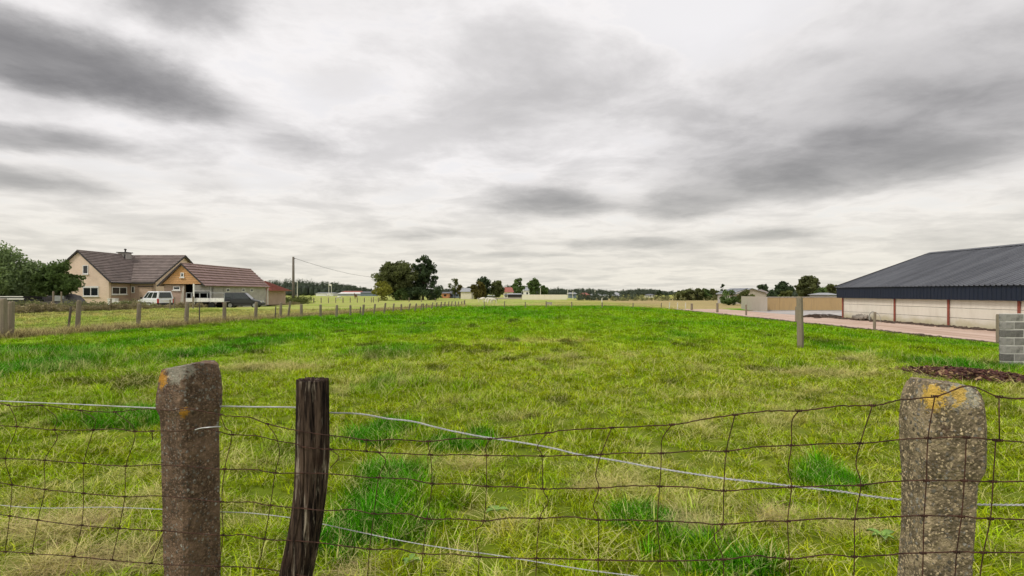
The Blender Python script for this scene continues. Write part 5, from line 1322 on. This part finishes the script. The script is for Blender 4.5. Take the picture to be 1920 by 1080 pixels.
# weeds and hedge lines
def weedline(name, label, pts_, leaf, n, h_, seed, width=.8, size=.06):
    rn = random.Random(seed); C, Rd = [], []
    W = [at(*q) if len(q) == 2 else Vector(q) for q in pts_]
    seg = [(W[i + 1] - W[i]).length for i in range(len(W) - 1)]; tot = sum(seg)
    for i in range(n):
        t_ = rn.random() * tot; k_ = 0
        while t_ > seg[k_]: t_ -= seg[k_]; k_ += 1
        p = W[k_].lerp(W[k_ + 1], t_ / seg[k_]) + Vector((0, rn.gauss(0, width), 0)); r = h_ * rn.uniform(.25, .5)
        hv = h_ * (.25 + 1.35 * float(vnoise(p.x, p.y, .35, 61, 3))); r = hv * rn.uniform(.25, .5); C.append((p.x, p.y, gz(p.x, p.y) + rn.uniform(0, hv - r))); Rd.append(r)
    V, Fq, cv = leaf_cloud(C, Rd, 60, size, seed, 1.0)
    return tag(npmesh(name, V, Fq, LEAF[leaf], attrs={'cv': ('FLOAT', 'POINT', cv)}), label, 'weeds', kind='stuff')
weedline('weeds', 'brown dead weeds along the farmyard edge', [(-60, 592), (60, 588), (200, 583), (255, 581)], 'dryweed', 250, .9, 1, .9, .05)
weedline('weeds', 'short brown weeds under the van and trailer', [(250, 581), (330, 578), (430, 576), (520, 572), (560, 571)], 'dryweed', 420, .50, 11, .5, .045)
weedline('weeds', 'green weeds mixed along the farmyard edge', [(-60, 591), (60, 587), (200, 582), (255, 580)], 'weed', 300, 1.0, 2, 1.1, .06)
weedline('weeds', 'short green weeds under the van and trailer', [(250, 580), (330, 577.5), (430, 575.5), (520, 571), (580, 570)], 'weed', 260, .45, 12, .6, .05)
weedline('weeds', 'green scrub at the foot of the utility pole', [(500, 571), (540, 570), (575, 569)], 'pale', 120, 1.5, 3, 2.5, .1)
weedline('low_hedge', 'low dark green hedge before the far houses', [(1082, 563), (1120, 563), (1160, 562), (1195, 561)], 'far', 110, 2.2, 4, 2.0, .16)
weedline('hedge', 'dark hedge behind the wagon at far left', [(-80, 572.5), (20, 572.2), (110, 571.5)], 'dark', 260, 2.0, 5, .6, .08)
weedline('low_hedge', 'scrub along the field edge right of the far houses', [(1140, 563.5), (1200, 563.5), (1300, 563), (1360, 563)], 'weed', 110, 1.6, 6, 2.5, .14)
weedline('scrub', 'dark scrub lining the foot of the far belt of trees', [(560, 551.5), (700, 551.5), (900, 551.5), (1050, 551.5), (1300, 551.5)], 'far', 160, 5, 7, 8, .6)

# ------------------------------------------------------------------ far buildings
def cottage(name, label, px0, px1, eave, ridge, base, Y, wallm, roofm, cat='house', depth=8, win=0, hip=.15, group=None):
    x0, x1 = hx(px0, Y), hx(px1, Y); zb = min(gz((x0 + x1) / 2, Y), zat(base, Y)) - .1; ze_, zr_ = zat(eave, Y), zat(ridge, Y)
    root = empty(name, ((x0 + x1) / 2, Y, zb), label, cat, group)
    m_ = MB(); m_.bx(x0, x1, Y, Y + depth, zb, ze_); m_.build('wall', M[wallm], root)
    h_ = (x1 - x0) * hip; o_ = .35; m_ = MB()
    V = [(x0 - o_, Y - o_, ze_), (x1 + o_, Y - o_, ze_), (x1 + o_, Y + depth + o_, ze_), (x0 - o_, Y + depth + o_, ze_), (x0 + h_, Y + depth / 2, zr_), (x1 - h_, Y + depth / 2, zr_)]
    m_.add(V, [(3, 2, 1, 0), (0, 1, 5, 4), (2, 3, 4, 5), (1, 2, 5), (3, 0, 4)]); m_.build('roof', M[roofm], root)
    for k_ in range(win):
        x = x0 + (x1 - x0) * (k_ + .5) / win; m_ = MB(); m_.box((x, Y - .02, (zb + ze_) / 2 + .2), ((x1 - x0) / win * .35, .06, max(.5, (ze_ - zb) * .35))); m_.build('window', M['glass'], root)
    return root
cottage('cream_shed', 'pale cream shed with light grey roof left of the horses', 864, 884, 547, 540, 557, 165, 'creamwall', 'greysheet', 'shed', 9, 0, .02)
cottage('orange_house', 'small orange brick building right of the big trees', 828, 841, 550, 547.5, 557, 185, 'orangebrick', 'slate', 'house', 7, 1, .05)
cottage('grey_house', 'low grey roofed house right of the orange building', 842, 862, 551, 543, 557, 190, 'bluegrey', 'slate', 'house', 8, 2, .1)
cottage('red_roofed_house', 'house with steep red roof among the far trees', 944, 962, 548, 538.5, 556, 205, 'creamwall', 'houseroof', 'house', 9, 2, .1)
cottage('white_house', 'white house half hidden by far green trees', 975, 993, 545, 538.5, 555, 260, 'frame', 'greysheet', 'house', 9, 2, .1)
cottage('open_shed', 'long dark open shed left of the cream wall', 952, 978, 552, 550, 558, 182, 'trim', 'greysheet', 'shed', 9, 0, .02)
cottage('machine_shed', 'low grey shed behind the white horses', 904, 928, 554.5, 553.5, 559, 178, 'greysheet', 'greysheet', 'shed', 6, 0, .02)
cottage('white_cabin', 'tiny white cabin beside the dark open shed', 945.5, 952, 553, 551.5, 559, 176, 'frame', 'slate', 'cabin', 4, 1, .05)
cottage('bluegrey_shed', 'blue-grey shed right of the cream wall', 1068, 1081, 551, 548.5, 559, 200, 'bluegrey', 'greysheet', 'shed', 8, 1, .05)
cottage('brick_house', 'red brick house far right of the cream wall', 1091, 1105, 553, 549, 559, 210, 'orangebrick', 'houseroof', 'house', 8, 2, .2)
cottage('white_bungalow', 'white bungalow with grey roof, left of the far pair', 1111, 1127, 554, 551, 560, 205, 'frame', 'greysheet', 'house', 8, 2, .1)
cottage('white_bungalow', 'white bungalow with low roof, right of the far pair', 1128, 1141, 554.5, 552.5, 558, 215, 'frame', 'greysheet', 'house', 8, 2, .1)
cottage('steep_roof_house', 'house with steep grey roof sloping to the ground', 1153, 1165, 555, 548, 557, 220, 'beige', 'greysheet', 'house', 8, 1, .3)
cottage('far_white_house', 'lone white house before the wood, left of the pointed tree', 1217, 1228, 554, 551.3, 557, 230, 'frame', 'slate', 'house', 8, 2, .1)
cottage('greenhouse', 'long pale greenhouse roofs under the wooded hill, left', 592, 624, 550, 548.5, 552, 300, 'frame', 'greysheet', 'greenhouse', 10, 0, .02)
cottage('greenhouse', 'long pale greenhouse with red roof behind, before the big trees', 634, 690, 550.5, 548, 552.5, 300, 'greysheet', 'frame', 'greenhouse', 10, 0, .02)
cottage('red_roofed_stable', 'long low red roofed stable behind the pale greenhouse', 640, 676, 548, 545.5, 551, 316, 'creamwall', 'houseroof', 'stable', 9, 0, .05)
cottage('far_shed', 'dull low shed right of the greenhouse, before the bush', 676, 702, 549, 546.5, 552, 290, 'bluegrey', 'slate', 'shed', 8, 0, .05)
cw = empty('cream_wall', (hx(1021, 150), 150, -.6), 'long cream concrete wall across the far field', 'wall')
for i in range(8):
    a, b_ = 979 + 84 * i / 8, 979 + 84 * (i + .985) / 8; m_ = MB(); m_.bx(hx(a, 150), hx(b_, 150), 150, 150.25, -.75, zat(552.4, 150)); m_.build('wall_panel', M['creamwall'], cw)
m_ = MB(); m_.bx(hx(925, 160), hx(979, 160), 160, 160.2, -.7, zat(558, 160)); tag(m_.build('low_wall', M['greywall']), 'low grey wall running left from the cream wall', 'wall')
# solar roofed barn
sb = empty('solar_barn', (hx(1390, 100), 100, -.75), 'grey barn with solar panels on its roof, behind the bushes', 'barn')
Ys = 100.; xs0, xs1, xs2 = hx(1348, 112), hx(1410, Ys), hx(1436, Ys)
m_ = MB(); gable_wall(m_, hx(1382, Ys), hx(1436, Ys), hx(1409, Ys), Ys, -.85, zat(548.5, Ys), zat(540.3, Ys), .3); m_.build('gable_wall', M['beige'], sb)
zE, zR = zat(550.5, Ys), zat(540, Ys)
m_ = MB(); m_.prism([(hx(1379, Ys), Ys - .3, zE), (hx(1409, Ys), Ys - .3, zR), (hx(1438, Ys), Ys - .3, zat(549, Ys)), (hx(1438, Ys), Ys - .3, zat(549.6, Ys)), (hx(1409, Ys), Ys - .3, zR - .15), (hx(1379, Ys), Ys - .3, zE - .15)], (0, 10, 0)); m_.build('roof', M['greysheet'], sb)
a, d_ = Vector((hx(1379, Ys), Ys - .3, zE)), Vector((hx(1409, Ys), Ys - .3, zR)); nv = Vector((-(d_ - a).z, 0, (d_ - a).x)).normalized()
for i in range(3):
    for j in range(3):
        p = a.lerp(d_, .12 + .27 * j) + Vector((0, 1.0 + i * 2.8, 0)) + nv * .06; q = a.lerp(d_, .12 + .27 * (j + .92)) + Vector((0, 1.0 + i * 2.8, 0)) + nv * .06
        m_ = MB(); m_.prism([p, q, q + Vector((0, 2.6, 0)), p + Vector((0, 2.6, 0))], nv * .05); m_.build('solar_panel', M['solar'], sb)
m_ = MB(); m_.bx(hx(1382, Ys), hx(1384, Ys), Ys + .4, Ys + 9.5, -.85, zE - .2); m_.build('side_wall', M['render'], sb)
cottage('brown_roofed_house', 'house with brown roof right of the solar barn gable', 1424, 1446, 551, 542.5, 558, 135, 'beige', 'tile', 'house', 9, 2, .12)
cottage('grey_roofed_shed', 'low pale roofed shed beside the big barn gable', 1553, 1572, 553, 549, 559, 95, 'greysheet', 'greysheet', 'shed', 6, 0, .02)

# ------------------------------------------------------------------ grazing animals
def quadruped(name, label, loc, rz, S, coat, cat='horse', head='down', group=None, patch=None):
    """faces local +x; S = height at the withers"""
    root = empty(name, loc, label, cat, group, rz)
    J = []; E = []; Rr = []
    def add(p, r, par=None):
        J.append(Vector(p) * S); Rr.append(r * S if not isinstance(r, tuple) else (r[0] * S, r[1] * S)); i = len(J) - 1
        if par is not None: E.append((par, i))
        return i
    pel = add((-.42, 0, .80), .20); belly = add((-.05, 0, .74), .235, pel); ch = add((.36, 0, .78), .215, belly); wth = add((.50, 0, .86), .15, ch)
    if head == 'down':
        n1 = add((.70, .02, .70), .105, wth); pol = add((.86, .04, .46), .085, n1); fc_ = add((.93, .04, .28), .075, pol); add((.95, .04, .12), .05, fc_)
    else:
        n1 = add((.70, .0, 1.06), .11, wth); pol = add((.84, .0, 1.26), .09, n1); fc_ = add((1.0, 0, 1.16), .075, pol); add((1.14, 0, 1.06), .05, fc_)
    for sy in (-1, 1):
        s_ = add((.40, .12 * sy, .60), .10, ch); k_ = add((.41 + .03 * sy, .12 * sy, .36), .052, s_); f_ = add((.40 + .04 * sy, .12 * sy, .08), .036, k_); add((.43 + .04 * sy, .12 * sy, .015), .045, f_)
        h_ = add((-.46, .12 * sy, .60), .13, pel); st = add((-.36, .12 * sy, .46), .085, h_); hk = add((-.54 - .03 * sy, .12 * sy, .33), .05, st); f_ = add((-.50 - .03 * sy, .12 * sy, .08), .036, hk); add((-.47 - .03 * sy, .12 * sy, .015), .045, f_)
    me = bpy.data.meshes.new('body'); me.from_pydata([tuple(p) for p in J], E, []); o = bpy.data.objects.new('body', me); COL.objects.link(o); o.parent = root
    md = o.modifiers.new('skin', 'SKIN'); md.use_smooth_shade = True
    for i, v in enumerate(me.skin_vertices[0].data): v.radius = (Rr[i], Rr[i]); v.use_root = (i == 0)
    o.modifiers.new('sub', 'SUBSURF').render_levels = 2; me.materials.append(M[coat])
    m_ = MB(); T = [(-.62, 0, .88), (-.72, 0, .70), (-.72, .01, .42)]; m_.tube([Vector(p) * S for p in T], [.05 * S, .055 * S, .02 * S], 7); m_.build('tail', M[patch or coat], root, smooth=True, local=True)
    hd = J[pol]
    m_ = MB()
    for sy in (-1, 1): m_.tube([hd + Vector((-.02, .05 * sy, .05)) * S, hd + Vector((-.03, .08 * sy, .14)) * S], [.03 * S, .008 * S], 6)
    m_.build('ear', M[coat], root, local=True)
    if head == 'down': m_ = MB(); m_.tube([Vector((.52, 0, 1.0)) * S, Vector((.74, .02, .82)) * S, Vector((.88, .04, .56)) * S], [.03 * S, .035 * S, .02 * S], 6); m_.build('mane', M[coat], root, local=True)
    return root
def animal(px, py, name, label, rz, S, coat, **kw):
    p = at(px, py); return quadruped(name, label, p, rz, S, coat, **kw)
animal(902.5, 567, 'white_horse', 'leftmost white horse grazing alone behind the far fence', R(-10), 1.05, 'horse', group='grazing white horses', patch='horse')
animal(924.5, 569, 'white_horse', 'white horse grazing nearest the far fence, right of the pair', R(195), 1.10, 'horse', group='grazing white horses', patch='trim')
animal(918, 568.3, 'white_horse', 'white horse half hidden behind the one nearest the fence', R(215), 1.10, 'horse', group='grazing white horses')
animal(615, 557, 'grazing_cow', 'white and dark cow below the flagpoles', R(70), 1.35, 'horse', cat='cow', head='up', patch='trim')
animal(634, 562, 'grazing_cow', 'white cow grazing just behind the row of stakes', R(20), 1.0, 'horse', cat='cow')
animal(667, 560, 'grazing_cow', 'brown and white cow facing the camera before the greenhouse', R(-95), 1.35, 'browncoat', cat='cow', head='up')
animal(557, 558, 'grazing_cow', 'dark cow standing right of the utility pole', R(170), 1.3, 'trim', cat='cow')

# ------------------------------------------------------------------ broad-leaved weeds in the near grass
M['dock'] = mat('dock_leaf', (.17, .30, .05), .6, .4, var=.3, vscale=20)
def dock(px, py, label, n, L, seed):
    p = at(px, py); root = empty('dock_plant', p, label, 'plant', 'broad leaved weeds'); rn = random.Random(seed)
    for i in range(n):
        a = 6.283 * i / n + rn.uniform(-.3, .3); l = L * rn.uniform(.7, 1.2); m_ = MB(); V = []; Fc = []
        for k in range(6):
            q = k / 5; w_ = l * .22 * math.sin(math.pi * min(.97, q * .9 + .08)); z = .02 + l * (.75 * q - .62 * q * q); r = l * q * .85
            for sgn, dz in ((-1, .012), (0, 0), (1, .012)):
                V.append((math.cos(a) * r - math.sin(a) * w_ * sgn, math.sin(a) * r + math.cos(a) * w_ * sgn, z + dz))
        for k in range(5):
            for j in range(2): Fc.append((k * 3 + j, k * 3 + j + 1, k * 3 + j + 4, k * 3 + j + 3))
        m_.add(V, Fc); m_.build('leaf', M['dock'], root, smooth=True, local=True)
dock(930, 966, 'pale broad leaved weed in the grass right of the bare patch', 5, .085, 1)
dock(1655, 1015, 'broad leaved weed in the grass left of the lichened post', 6, .09, 2)
dock(770, 1062, 'small broad leaved weed at the lower edge of the lush tuft', 4, .07, 3)
